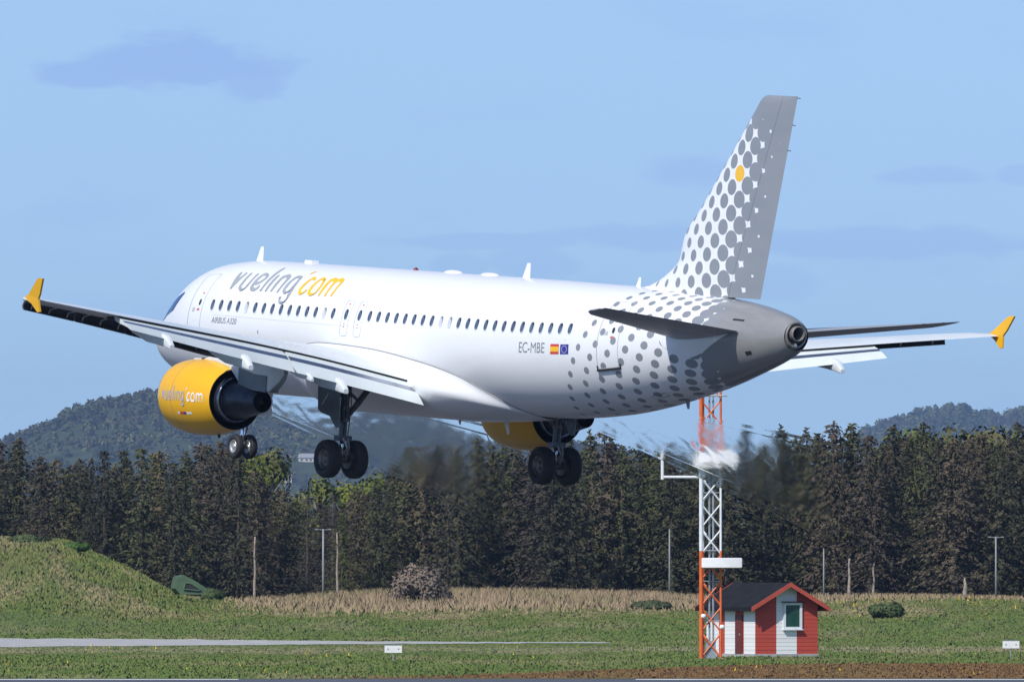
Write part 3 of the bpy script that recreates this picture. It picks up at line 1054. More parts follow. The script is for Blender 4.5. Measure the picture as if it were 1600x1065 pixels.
# ================================================================== GREEN BUNKER by the mound
def bunker():
    d = 1088.0
    m = simple('bunker_green', (0.070, 0.125, 0.065), 0.75, var=0.15, scale=1.5)
    dark = simple('bunker_inside', (0.020, 0.026, 0.022), 0.9)
    p0 = at(296, 922, d)
    root = empty('green_bunker', (p0.x, d, float(terrain(p0.x, d)) - .1), R(8))
    s = d / F_PX          # metres per photograph pixel here
    zb = p0.z - root.location.z
    out = [(-22, 3), (-18, 21), (-8, 24), (6, 17), (30, 2), (20, -6), (-14, -6)]
    inn = [(-9, 2), (-6, 12), (2, 11), (18, 1), (14, 0)]
    out = [(a * s, zb + b * s) for a, b in out]
    inn = [(a * s, zb + b * s) for a, b in inn]
    mb = MB()
    mb.loft([[(a, y, b) for a, b in out] for y in (0, 3.2)])
    body = mb.build('shell', m, root)
    mb = MB()
    mb.loft([[(a, y, b) for a, b in inn] for y in (-.06, .05)])
    mb.build('opening', dark, root)
    mb = MB()
    for i in range(len(inn)):
        a, b = inn[i], inn[(i + 1) % len(inn)]
        mb.tube([(a[0], -.08, a[1]), (b[0], -.08, b[1])], .05, 6)
    mb.build('rim', m, root)
    tag(root, 'sloped green bunker with a dark opening at the foot of the mound', 'bunker')


bunker()

# ================================================================== POLES
MAT['pole'] = simple('pole_grey', (0.25, 0.26, 0.265), 0.6, var=0.12, scale=2)
MAT['wood_pole'] = simple('pole_wood', (0.27, 0.22, 0.18), 0.8, var=0.2, scale=3)


def pole(px, y0, y1, d, r, head, label, mat='pole'):
    x = (px - 800) / F_PX * d
    zb = float(terrain(x, d))
    H = at(px, y0, d).z - zb
    root = empty('lamp_pole' if head else 'pole', (x, d, zb))
    mb = MB()
    mb.tube([(0, 0, -.3), (0, 0, H * .5), (0, 0, H)], [r, r * .85, r * .65], 10)
    mb.build('pole_shaft', MAT[mat], root, smooth=True)
    mb = MB(); mb.tube([(0, 0, -.1), (0, 0, .18)], [r * 1.9, r * 1.7], 10); mb.build('base_collar', MAT[mat], root)
    if head:
        mb = MB(); mb.tube([(-.48, 0, H - .05), (.48, 0, H - .05)], .028, 6); mb.build('crossarm', MAT[mat], root)
        for s in (-1, 1):
            mb = MB(); mb.box((s * .50, -.06, H - .02), (.24, .22, .08)); mb.build('lamp_head', MAT['pole'], root)
    else:
        mb = MB(); mb.tube([(0, 0, H - .02), (0, 0, H + .1)], [r * .9, r * .3], 8); mb.build('cap', MAT[mat], root)
    tag(root, label, 'pole')


pole(505, 826, 932, 1125, .10, True, 'grey lamp pole with twin head before the trees, left of the brown bush')
pole(1046, 828, 938, 1122, .075, False, 'thin grey pole before the trees left of the mast')
pole(1287, 858, 940, 1110, .07, False, 'thin pale pole rising behind the right eave of the hut')
pole(1556, 838, 942, 1125, .085, True, 'grey lamp pole with twin head before the trees at the far right', 'pole')


# ================================================================== SIGN BOARDS
def board(px, py0, py1, d, W, label):
    x = (px - 800) / F_PX * d
    z1 = at(px, py0, d).z; z0 = at(px, py1, d).z
    root = empty('marker_board', (x, d, 0))
    mb = MB(); mb.box((0, 0, (z1 + z0) / 2), (W, .05, z1 - z0)); mb.build('panel', MAT['line'], root)
    mb = MB(); mb.box((0, -.005, z1 + .012), (W + .06, .075, .03)); mb.build('panel_edge', MAT['text_grey'], root)
    for s in (0,):
        mb = MB(); mb.tube([(s, .05, -.2), (s, .05, z1)], .035, 8); mb.build('post', MAT['pole'], root)
    for s in (-1, 1):
        mb = MB(); mb.box((s * W * .3, -.03, (z1 + z0) / 2), (.06, .02, .06)); mb.build('bolt', MAT['text_grey'], root)
    tag(root, label, 'sign', 'white marker boards in the grass')


board(614.5, 1007, 1019, 5 * F_PX / (1033 - 875), .86, 'white marker board on a post in the grass left of the middle')
board(1579.5, 1000, 1012, 5 * F_PX / (1027 - 875), .86, 'white marker board on a post in the grass at the far right')

# ================================================================== ANTENNA MAST
MAT['orange'] = simple('mast_orange', (0.66, 0.125, 0.022), 0.5, var=0.12, scale=2)
MAT['mast_white'] = simple('mast_white', (0.70, 0.72, 0.74), 0.5, var=0.08, scale=2)
MAT['antenna_white'] = simple('antenna_white', (0.80, 0.80, 0.80), 0.45, var=0.03)
MAT['galv'] = simple('galvanised_pipe', (0.34, 0.37, 0.40), 0.45, metal=0.4, var=0.15, scale=3)


def mast():
    d = 5 * F_PX / (1030 - 875)
    s = d / F_PX
    root = empty('antenna_mast', ((1110 - 800) * s, d, 0))
    A = Vector((-.47, -.20, 0)); B = Vector((-.38, .55, 0)); Cc = Vector((.52, -.05, 0))
    H = 5 + (875 - 545) * s
    zs = [0, 5 + (875 - 860) * s, 5 + (875 - 702) * s, H]
    mats = ['orange', 'mast_white', 'orange']
    for q, rad in ((A, .105), (B, .085), (Cc, .062)):
        for k in range(3):
            mb = MB()
            mb.tube([q + Vector((0, 0, zs[k])), q + Vector((0, 0, zs[k + 1]))], rad, 10)
            mb.build('leg', MAT[mats[k]], root, smooth=True, angle=40)
        mb = MB(); mb.box(q + Vector((0, 0, .04)), (.3, .3, .08)); mb.build('foot_plate', MAT['galv'], root)
    # crossed bracing, bay by bay
    bays = 12
    for k in range(bays):
        z0, z1 = H * k / bays + .12, H * (k + 1) / bays + .02
        zm = (z0 + z1) / 2
        mt = MAT['orange'] if (zm < zs[1] or zm > zs[2]) else MAT['mast_white']
        for p, q in ((A, Cc), (B, Cc), (A, B)):
            for u, v_ in ((z0, z1), (z1, z0)):
                if k % 2 and p is not A:
                    continue
                mb = MB()
                mb.tube([p + Vector((0, 0, u)), q + Vector((0, 0, v_))], .042 if p is A else .034, 6)
                mb.build('brace', mt, root)
    for z in (1.95, 3.95, 5.5, 8.4, 10.4, 13.6):
        for p, q in ((A, Cc), (Cc, B), (B, A)):
            mb = MB(); mb.tube([p + Vector((0, 0, z)), q + Vector((0, 0, z))], .035, 6)
            mb.build('rail', MAT['galv'], root)
    for off in (-.05, .14):
        mb = MB(); mb.tube([(off, .0, .1), (off, .0, H * .86)], .05, 8)
        mb.build('cable_pipe', MAT['galv'], root, smooth=True, angle=40)
    # lattice crossbar with clamps near the top
    mb = MB(); mb.tube([(-.55, -.28, 5 + (875 - 618) * s), (.85, -.28, 5 + (875 - 618) * s)], .045, 8)
    mb.build('crossbar', MAT['galv'], root, smooth=True, angle=40)
    # antenna covers facing the approach
    for x0, x1, y0, y1 in ((1096, 1159, 871, 887), (1086, 1150, 704, 728)):
        zc = 5 + (875 - (y0 + y1) / 2) * s
        mb = MB()
        hx, hz = (x1 - x0) / 2 * s, (y1 - y0) / 2 * s
        sec = [(-.24, -hz * .96), (-.30, -hz * .86), (-.30, hz * .86), (-.24, hz * .97), (-.16, hz), (.22, hz), (.22, -hz), (-.16, -hz)]
        cx_ = ((x0 + x1) / 2 - 1110) * s
        mb.loft([[(cx_ + e, -.62 + a * q, zc + b * q) for a, b in sec] for e, q in ((-hx, .9), (-hx + .05, 1), (hx - .05, 1), (hx, .9))])
        an = mb.build('antenna_cover', MAT['antenna_white'], root, smooth=True, angle=35)
        mb = MB()
        for e in (-.35, .35):
            mb.box((cx_ * .3 + e, -.27, zc), (.08, .4, .08))
        mb.build('bracket', MAT['galv'], an)
    # monitor probe arm on the left
    za = 5 + (875 - 745) * s
    xl = (1035 - 1110) * s
    mb = MB(); mb.tube([(-.47, -.2, za), (xl, -.2, za)], .075, 10)
    arm = mb.build('side_arm', MAT['mast_white'], root, smooth=True, angle=40)
    mb = MB(); mb.tube([(xl, -.2, za - .12), (xl, -.2, 5 + (875 - 700) * s)], .085, 10)
    mb.build('probe', MAT['mast_white'], arm, smooth=True, angle=40)
    for px, py in ((1099, 962), (1128, 979)):
        mb = MB()
        c = Vector(((px - 1110) * s, -.36, 5 + (875 - py) * s))
        mb.revolve([(c.x - .13, .02), (c.x - .1, .10), (c.x, .13), (c.x + .1, .10), (c.x + .13, .02)], (c.y, c.z), 14)
        mb.build('junction_box', MAT['antenna_white'], root, smooth=True)
    mb = MB(); mb.box((.02, .1, .5), (.5, .35, .9)); mb.build('cabinet', MAT['galv'], root)
    tag(root, 'orange and white lattice antenna mast with white antenna covers beside the hut', 'mast')


mast()


# ================================================================== RED HUT
def boards_mat(name, col):
    m, nt, b = material(name)
    v = coords(nt)
    s = nt.n('ShaderNodeSeparateXYZ'); nt.link(v, s.inputs[0])
    row = nt.m('FLOOR', nt.m('DIVIDE', s.outputs[2], 0.2))
    wn = nt.n('ShaderNodeTexWhiteNoise', noise_dimensions='1D'); nt.link(row, wn.inputs['W'])
    f = nt.noise(nt.mapping(v, (1, 1, 4)), 2.0, 5.0, .6)
    k = nt.m('ADD', nt.m('MULTIPLY', wn.outputs[0], .5), nt.m('MULTIPLY', f, .5))
    nt.link(nt.mix(k, tuple(c * .88 for c in col) + (1,), tuple(min(1, c * 1.07) for c in col) + (1,)), b.inputs['Base Color'])
    b.inputs['Roughness'].default_value = .75
    return m


def hut():
    yaw = R(22)
    corner = at(1180, 1026, 756.0)
    corner.z = 0
    W, L, hw, rise = 3.52, 6.5, 2.72, 1.02
    root = empty('red_hut', corner, yaw)          # local x along the gable, local y along the long wall, origin at the near corner
    red = boards_mat('hut_red_boards', (0.46, 0.060, 0.036))
    wht = boards_mat('hut_white_boards', (0.78, 0.78, 0.77))
    roofm = simple('roof_felt', (0.014, 0.014, 0.016), 0.9, spec=.15, var=.3, scale=1.5, bump=.3)
    trim = simple('hut_trim_red', (0.44, 0.075, 0.045), 0.6, var=.12)
    conc = simple('hut_plinth', (0.36, 0.35, 0.33), 0.9, var=.15)
    base = .16
    bh = .2

    def wall_panel(name, m, u0, u1, side, ztop, parent=root):
        """lapped horizontal boards between two stations of one wall; ztop(u) gives the roof line"""
        mb = MB()
        z = base
        while z < max(ztop(u0), ztop(u1), ztop((u0 + u1) / 2)) - .01:
            z2 = z + bh
            a0_, b0_ = min(z2, ztop(u0)), min(z2, ztop(u1))
            c0_, d0_ = min(z, ztop(u0)), min(z, ztop(u1))
            mids = []
            um = (u0 + u1) / 2
            lo, hi = .016, .006      # the foot of a board stands proud of its head

            def P(u, zz_, o):
                return (u, -o, zz_) if side == 'g' else (-o, u, zz_)
            us = [u0, um, u1]
            ring_lo = [P(u, min(z, ztop(u)), lo) for u in us]
            ring_hi = [P(u, min(z2, ztop(u)), hi) for u in us]
            ring_bk = [P(u, min(z, ztop(u)), -.02) for u in us]
            o = len(mb.v)
            mb.v += ring_bk + ring_lo + ring_hi
            for i in (0, 1):
                for r_ in (0, 3):
                    f = (o + r_ + i, o + r_ + i + 1, o + r_ + 4 + i, o + r_ + 3 + i)
                    mb.f.append(f if side == 'g' else f[::-1]); mb.mi.append(0)
            for i in (0, 2):
                f = (o + i, o + 3 + i, o + 6 + i)
                mb.f.append(f); mb.mi.append(0)
            z = z2
        return mb.build(name, m, parent)

    ridge = lambda u: hw + rise * (1 - abs(u - W / 2) / (W / 2))
    flat = lambda u: hw
    mb = MB()                                    # solid core behind the boards
    pr_ = [(0.03, base), (0.03, hw - .02), (W / 2, hw + rise - .02), (W - .03, hw - .02), (W - .03, base)]
    mb.loft([[(a, y, b) for a, b in pr_] for y in (.03, L - .03)])
    mb.build('wall_core', red, root)
    sx = 98.0
    g = [(0, 33 / sx * W, red, 'red_boards'), (33 / sx * W, 65 / sx * W, wht, 'white_boards'), (65 / sx * W, W, red, 'red_boards')]
    for u0, u1, m, nm in g:
        if u0 < W / 2 < u1:
            wall_panel(nm, m, u0, W / 2, 'g', ridge); wall_panel(nm, m, W / 2, u1, 'g', ridge)
        else:
            wall_panel(nm, m, u0, u1, 'g', ridge)
    sl = 74.0
    for p0, p1, m, nm in ((0, 17, wht, 'white_boards'), (17, 30, red, 'red_boards'), (30, 46, wht, 'white_boards'), (46, 55, red, 'red_boards'), (55, 74, wht, 'white_boards')):
        wall_panel(nm, m, p0 / sl * L, p1 / sl * L, 's', flat)
    # roof: two slabs, bargeboards, fascia
    oh, og, th = .42, .55, .09
    k = rise / (W / 2)
    for s in (-1, 1):
        mb = MB()
        xe = W / 2 + s * (W / 2 + oh)
        ze = hw - k * oh
        prof = [(W / 2, hw + rise + .02), (xe, ze + .02), (xe, ze + .02 + th), (W / 2, hw + rise + .02 + th)]
        mb.loft([[(a, y, b) for a, b in prof] for y in (-og, L + og)])
        mb.build('roof_slope', roofm, root)
        for y in (-og - .03, L + og + .03):
            mb = MB()
            prof = [(W / 2, hw + rise - .12), (xe + s * .02, ze - .12), (xe + s * .02, ze + .115), (W / 2, hw + rise + .125)]
            mb.loft([[(a, y + e, b) for a, b in prof] for e in (-.025, .025)])
            mb.build('bargeboard', trim, root)
        mb = MB(); mb.box((xe + s * .02, L / 2, ze - .03), (.03, L + 2 * og - .12, .15)); mb.build('fascia', trim if s > 0 else roofm, root)
    # window with white casing and dark green pane, small dark hood above
    wx0, wx1 = (1227 - 1180) / sx * W, (1249 - 1180) / sx * W
    wz0, wz1 = 1.52, 2.68
    wz0 = (1026 - 979) * 756 / F_PX; wz1 = (1026 - 945) * 756 / F_PX
    t_ = .13
    fr = MB()
    yf = -.06
    fr.box(((wx0 + wx1) / 2, yf, wz0 - t_ / 2), (wx1 - wx0 + 2 * t_, .10, t_))
    fr.box((wx0 - t_ / 2, yf, (wz0 + wz1) / 2), (t_, .09, wz1 - wz0))
    fr.box((wx1 + t_ / 2, yf, (wz0 + wz1) / 2), (t_, .09, wz1 - wz0))
    fr.box(((wx0 + wx1) / 2, yf, wz1 + t_ / 2), (wx1 - wx0 + 2 * t_, .09, t_))
    win = fr.build('window', MAT['mast_white'], root)
    mb = MB(); mb.box(((wx0 + wx1) / 2, -.04, (wz0 + wz1) / 2), (wx1 - wx0, .03, wz1 - wz0))
    mb.build('pane', simple('hut_green_shutter', (0.012, 0.060, 0.042), .35, var=.2), win)
    mb = MB(); mb.box(((wx0 + wx1) / 2, -.14, wz1 + t_ + .03), (wx1 - wx0 + 3.4 * t_, .24, .05)); mb.build('hood', roofm, win)
    mb = MB(); mb.box(((wx0 + wx1) / 2, -.12, wz0 - t_ - .02), (wx1 - wx0 + 2.6 * t_, .16, .05)); mb.build('sill', MAT['mast_white'], win)
    # side door in the red stretch
    mb = MB(); mb.box((-.05, 23.5 / sl * L, base + 1.0), (.06, .9, 2.0)); dr = mb.build('door', simple('hut_door_dark_red', (.13, .022, .018), .6, var=.2), root)
    mb = MB(); mb.box((-.10, 21 / sl * L, base + 1.0), (.06, .05, .12)); mb.build('handle', MAT['galv'], dr)
    mb = MB(); mb.box((W / 2, L / 2, base / 2 - .05), (W + .12, L + .12, base + .1)); mb.build('plinth', conc, root)
    tag(root, 'small red hut with white stripes, black felt roof and green shuttered window', 'hut')


hut()

# ================================================================== THE AIRLINER
# its own frame: x aft from the nose, y to starboard, z up from the fuselage centre line
PM = Matrix(((0.51320737, 0.85694599, 0.04755807), (-0.85666989, 0.51484310, -0.03245404), (-0.0522963, -0.02408592, 0.99834111)))
PT = Vector((-10.84832, 459.55555, 12.59024))
BASE = Vector((17.71, 0.0, -4.28))
plane = bpy.data.objects.new('airliner', None)
COL.objects.link(plane)
plane.matrix_world = Matrix.Translation(PM @ BASE + PT) @ PM.to_4x4()
plane.empty_display_size = 2
tag(plane, 'white twin jet airliner with yellow engines landing low over the field, wheels down', 'airplane')

ST = np.array([(0, -.60, -.64, .02), (.06, -.42, -.86, .20), (.2, -.26, -1.02, .38), (.5, -.01, -1.23, .65), (1, .27, -1.46, .95), (1.6, .59, -1.64, 1.22), (2.1, .95, -1.75, 1.40),
               (2.6, 1.31, -1.83, 1.54), (3.2, 1.62, -1.91, 1.68), (4, 1.85, -1.98, 1.82), (5, 1.98, -2.04, 1.92), (6.5, 2.07, -2.07, 1.975), (15, 2.09, -2.07, 1.975), (23, 2.09, -2.07, 1.975),
               (24.5, 2.09, -2.05, 1.975), (26, 2.08, -1.97, 1.955), (28, 2.07, -1.79, 1.88), (30, 2.03, -1.49, 1.72), (32, 1.97, -1.08, 1.46), (33.3, 1.92, -.79, 1.27), (35, 1.80, -.33, .97),
               (36.4, 1.60, .09, .68), (37.1, 1.44, .36, .50), (37.3, 1.34, .50, .42)])
FT, FB, FW = (pchip(ST[:, 0], ST[:, i]) for i in (1, 2, 3))


def fus(x, th, off=0.0):
    """fuselage skin, th from the crown toward the port side"""
    t_, b_, w_ = float(FT(x)), float(FB(x)), float(FW(x))
    zm, h = (t_ + b_) / 2, (t_ - b_) / 2
    n = Vector((0, -math.sin(th) * h, math.cos(th) * w_)).normalized()
    return Vector((x, -w_ * math.sin(th), zm + h * math.cos(th))) + n * off


def build(mb, name, mat, parent=plane, smooth=False, angle=None):
    return mb.build(name, mat, parent, smooth, BASE, angle)


def quad_inv(co, X, Y, guess, it=25):
    """invert the measured lattice map (p, q) -> (X, Y)"""
    p, q = guess
    co = np.array(co)
    for _ in range(it):
        f = [co[0, k] + co[1, k] * p + co[2, k] * q + co[3, k] * p * q + co[4, k] * q * q + co[5, k] * p * p for k in (0, 1)]
        a = [co[1, k] + co[3, k] * q + 2 * co[5, k] * p for k in (0, 1)]
        b_ = [co[2, k] + co[3, k] * p + 2 * co[4, k] * q for k in (0, 1)]
        e0, e1 = f[0] - X, f[1] - Y
        det = a[0] * b_[1] - a[1] * b_[0]
        det = np.where(np.abs(det) < .02, .02, det)
        p = p - np.clip((e0 * b_[1] - e1 * b_[0]) / det, -1, 1)
        q = q - np.clip((a[0] * e1 - a[1] * e0) / det, -1, 1)
    return p, q


FUSLAT = [[27.22848, 2.18544], [0.61251, 0.17473], [0.29213, -0.21796], [-0.00715, -0.00435], [-0.00208, 0.00236], [0.00813, 0.00119]]
FINLAT = [[33.99891, 5.60337], [0.37061, 0.41705], [-0.39394, 0.34937], [-0.00915, -0.00244], [0.02503, 0.00332], [-0.001, 6e-05]]
MAT['fuselage'] = dots_material('fuselage_livery', dict(g=(.485, .02, .270), pmin=-.5, yellow=False, lines=True, zlow=-2.0, xtc=33.2 - BASE.x))
MAT['fin'] = dots_material('fin_livery', dict(g=(.311, 0.0, .300), pmin=None, yellow=True))


def add_lattice(o, uvw, rad):
    me = o.data
    uv = me.uv_layers.new(name='lattice')
    li = np.zeros(len(me.loops), np.int32)
    me.loops.foreach_get('vertex_index', li)
    uv.data.foreach_set('uv', np.asarray(uvw, np.float32)[li].ravel())
    at_ = me.attributes.new('disc_radius', 'FLOAT', 'POINT')
    at_.data.foreach_set('value', np.asarray(rad, np.float32))


def build_fuselage():
    xs_ = np.concatenate([[0, .02, .06, .12, .2, .32, .5], np.arange(.7, 7, .25), np.arange(7, 25, .75), np.arange(25, 37.3, .15), [37.3]])
    n = 96
    mb = MB()
    rings = [[fus(x, 2 * math.pi * k / n) for k in range(n)] for x in xs_]
    mb.loft(rings, cap=False)
    o = build(mb, 'fuselage', MAT['fuselage'], smooth=True)
    X = np.repeat(xs_, n)
    TH = np.tile(2 * np.pi * np.arange(n) / n, len(xs_))
    TH = np.where(TH > np.pi, 2 * np.pi - TH, TH)
    u = (X - 27.26) / .89; 
    # affine guess for p, q
    A = np.linalg.inv(np.array([[.6125, .292], [.1747, -.218]]))
    dx, dy = X - 27.228, TH - 2.185
    p0, q0 = A[0, 0] * dx + A[0, 1] * dy, A[1, 0] * dx + A[1, 1] * dy
    Xc = np.maximum(X, 25.0)
    p, q = quad_inv(FUSLAT, Xc, TH, (p0, q0))
    r_ = np.interp(X, [26.2, 26.3, 27, 28.1, 31.1, 32.07, 33.2, 33.5, 33.9, 34.4, 35.3, 36], [0, .095, .105, .120, .160, .185, .215, .27, .36, .42, .45, .50])
    add_lattice(o, np.c_[p, q], r_)
    return o


fuselage = build_fuselage()


# ---- surface helpers for markings lying on the skin
def ribbon(paths, surf, width, off, taper=None):
    """stroke the given (u, v) paths on a surface; widths in metres of v and u alike"""
    mb = MB()
    e = 0.0
    for pts, wd in paths:
        Q = [Vector((u, v, 0)) for u, v in pts]
        oo = off + e
        e += .0007
        m = len(Q)
        dense = []
        for i in range(m - 1):
            p0, p1, p2, p3 = Q[max(0, i - 1)], Q[i], Q[i + 1], Q[min(m - 1, i + 2)]
            ns = 7 if m > 2 else max(1, int(abs(p2.y - p1.y) / .04))
            for k in range(ns):
                t_ = k / ns
                c_ = .5 * ((2 * p1) + (p2 - p0) * t_ + (2 * p0 - 5 * p1 + 4 * p2 - p3) * t_ * t_ + (3 * p1 - p0 - 3 * p2 + p3) * t_ ** 3)
                dense.append((surf(c_.x, c_.y, oo), (i + t_) / (m - 1)))
        dense.append((surf(Q[-1].x, Q[-1].y, oo), 1.0))
        N = surf(pts[0][0], pts[0][1], 1.0) - surf(pts[0][0], pts[0][1], 0.0)
        L, Rr = [], []
        for i, (p, t_) in enumerate(dense):
            a = dense[max(0, i - 1)][0]; b_ = dense[min(len(dense) - 1, i + 1)][0]
            d = (b_ - a)
            if d.length < 1e-9:
                d = Vector((1, 0, 0))
            s = N.cross(d).normalized()
            w2 = (wd(t_) if callable(wd) else wd) / 2
            L.append(p + s * w2); Rr.append(p - s * w2)
        vs = [q for pr2 in zip(L, Rr) for q in pr2]
        fs = [(2 * i, 2 * i + 1, 2 * i + 3, 2 * i + 2) for i in range(len(L) - 1)]
        o = len(mb.v)
        mb.add(vs, fs)
        # round ends
        if (wd(0) if callable(wd) else wd) > .04:
            for idx in (0, len(dense) - 1):
                c = dense[idx][0]; w2 = (wd(dense[idx][1]) if callable(wd) else wd) / 2
                t1 = (L[idx] - c).normalized(); t2 = N.normalized().cross(t1)
                mb.add([c + N.normalized() * .0004] + [c + N.normalized() * .0004 + w2 * (math.cos(a) * t1 + math.sin(a) * t2) for a in np.linspace(0, 2 * math.pi, 14, endpoint=False)],
                       [(0, 1 + k, 1 + (k + 1) % 14) for k in range(14)])
    return mb


LOGO = {'v': [[(6.558, 0.651), (6.677, 0.819), (6.732, 0.956)], [(6.732, 0.956), (6.832, 0.804), (6.897, 0.659)]],
        'u': [[(7.195, 0.653), (7.213, 0.833), (7.246, 0.922), (7.407, 0.966), (7.545, 0.938), (7.624, 0.835), (7.62, 0.658)]],
        'e': [[(7.929, 0.865), (8.204, 0.826), (8.328, 0.736), (8.23, 0.672), (8.044, 0.663), (7.927, 0.74), (7.903, 0.86), (7.951, 0.933), (8.116, 0.967), (8.272, 0.95), (8.332, 0.904)]],
        'l': [[(8.617, 0.45), (8.63, 0.594), (8.62, 0.754), (8.601, 0.963)]], 'i': [[(8.91, 0.66), (8.911, 0.803), (8.915, 0.962)]],
        'n': [[(9.25, 0.665), (9.258, 0.839), (9.243, 0.957)], [(9.266, 0.779), (9.303, 0.693), (9.448, 0.653), (9.609, 0.673), (9.67, 0.737), (9.672, 0.848), (9.648, 0.968)]],
        'g': [[(10.307, 0.658), (10.061, 0.662), (9.963, 0.785), (9.984, 0.92), (10.135, 0.965), (10.275, 0.934), (10.359, 0.847), (10.345, 0.666)],
              [(10.345, 0.658), (10.413, 0.888), (10.402, 1.063), (10.266, 1.133), (10.081, 1.125), (9.996, 1.065)]]}
LOGO2 = {'ac': [[(10.733, 0.483), (10.64, 0.518), (10.59, 0.568)]],
         'c': [[(11.227, 0.687), (11.069, 0.66), (10.934, 0.785), (10.916, 0.892), (11.048, 0.965), (11.224, 0.944), (11.273, 0.909)]],
         'o': [[(11.819, 0.682), (11.626, 0.658), (11.492, 0.78), (11.525, 0.925), (11.727, 0.97), (11.91, 0.929), (11.952, 0.795), (11.819, 0.682)]],
         'm': [[(12.187, 0.664), (12.211, 0.826), (12.221, 0.973)], [(12.21, 0.78), (12.241, 0.70), (12.354, 0.660), (12.49, 0.682), (12.561, 0.752), (12.587, 0.973)],
               [(12.559, 0.784), (12.589, 0.70), (12.734, 0.658), (12.893, 0.676), (12.957, 0.75), (12.958, 0.965)]]}


def logo(surf, conv, wd, names, parent, mats):
    for grp, mat, nm in ((LOGO, mats[0], names[0]), (LOGO2, mats[1], names[1])):
        for key, strokes in grp.items():
            paths = []
            for s in strokes:
                closed = key in 'ecogu'
                f = (lambda t_, k=wd: k * (.78 + .35 * math.sin(math.pi * min(1, t_ * 1.1)))) if key != 'ac' else (lambda t_, k=wd: k * .8 * math.sin(math.pi * (.15 + .8 * t_)))
                paths.append(([conv(a, b_) for a, b_ in s], f))
            build(ribbon(paths, surf, None, .006), 'letter', mat, parent)


logo(lambda u, v, o: fus(u, v, o), lambda a, b_: (a, b_), .155, ('letter', 'letter'), fuselage, (MAT['logo_grey'], MAT['logo_yellow']))


def text_on(body, u0, u1, v0, v1, mat, parent, surf=fus, off=.006, name='lettering', shear=0.0):
    cu = bpy.data.curves.new('t', 'FONT')
    cu.body = body
    cu.size = 1.0
    cu.shear = shear
    cu.offset = 0.0
    ob = bpy.data.objects.new('t', cu)
    COL.objects.link(ob)
    dg = bpy.context.evaluated_depsgraph_get()
    me = bpy.data.meshes.new_from_object(ob.evaluated_get(dg))
    bpy.data.objects.remove(ob)
    co = np.array([v.co[:] for v in me.vertices])
    lo, hi = co.min(0), co.max(0)
    mb = MB()
    for c in co:
        a = (c[0] - lo[0]) / (hi[0] - lo[0]); b_ = (c[1] - lo[1]) / (hi[1] - lo[1])
        mb.v.append(tuple(surf(u0 + (u1 - u0) * a, v0 + (v1 - v0) * b_, off)))
    mb.f = [tuple(p.vertices) for p in me.polygons]
    mb.mi = [0] * len(mb.f)
    bpy.data.meshes.remove(me)
    return build(mb, name, mat, parent)


text_on('AIRBUS A320', 6.20, 7.76, 1.535, 1.445, MAT['text_grey'], fuselage, shear=.15)
text_on('EC-MBE', 24.83, 26.27, 1.635, 1.480, MAT['text_grey'], fuselage)


def patch(u0, u1, v0, v1, mat, parent, name, surf=fus, off=.006, nu=3, nv=5, thick=False):
    mb = MB()
    vs = [surf(u0 + (u1 - u0) * i / nu, v0 + (v1 - v0) * j / nv, off) for i in range(nu + 1) for j in range(nv + 1)]
    fs = [(i * (nv + 1) + j, i * (nv + 1) + j + 1, (i + 1) * (nv + 1) + j + 1, (i + 1) * (nv + 1) + j) for i in range(nu) for j in range(nv)]
    mb.add(vs, fs)
    return build(mb, name, mat, parent)


# the two flags behind the registration
fl = patch(26.60, 27.06, 1.500, 1.652, MAT['flag_red'], fuselage, 'spanish_flag')
patch(26.60, 27.06, 1.538, 1.614, MAT['flag_yellow'], fl, 'flag_band', off=.009)
fl = patch(27.14, 27.58, 1.505, 1.655, MAT['flag_blue'], fuselage, 'european_flag')
for k in range(12):
    a = k * math.pi / 6
    cx_, cv_ = 27.36 + .135 * math.sin(a), 1.580 + .052 * math.cos(a)
    mb = MB()
    vs = [fus(cx_, cv_, .009)]
    for j in range(10):
        rr = .030 if j % 2 == 0 else .013
        vs.append(fus(cx_ + rr * math.sin(j * math.pi / 5), cv_ - rr * math.cos(j * math.pi / 5) / 2.0, .009))
    mb.add(vs, [(0, 1 + j, 1 + (j + 1) % 10) for j in range(10)])
    build(mb, 'star', MAT['flag_star'], fl)


def fan(mb, pts, off, surf=None, rings=4, flip=False):
    """a polygon on the skin, subdivided toward its middle so that it follows the curve"""
    surf = surf or fus
    n = len(pts)
    cu, cv = sum(p[0] for p in pts) / n, sum(p[1] for p in pts) / n
    vs = []
    for k in range(rings):
        f = 1 - k / rings
        vs += [surf(cu + (u - cu) * f, cv + (v - cv) * f, off) for u, v in pts]
    vs.append(surf(cu, cv, off))
    fs = []
    for k in range(rings - 1):
        fs += [(k * n + i, k * n + (i + 1) % n, (k + 1) * n + (i + 1) % n, (k + 1) * n + i) for i in range(n)]
    fs += [((rings - 1) * n + i, (rings - 1) * n + (i + 1) % n, len(vs) - 1) for i in range(n)]
    if flip:
        fs = [f[::-1] for f in fs]
    mb.add(vs, fs)


# ---- cabin windows
def sup(k, n, a, b_, e=2.6):
    t_ = 2 * math.pi * k / n
    c, s = math.cos(t_), math.sin(t_)
    return a * math.copysign(abs(c) ** (2 / e), c), b_ * math.copysign(abs(s) ** (2 / e), s)


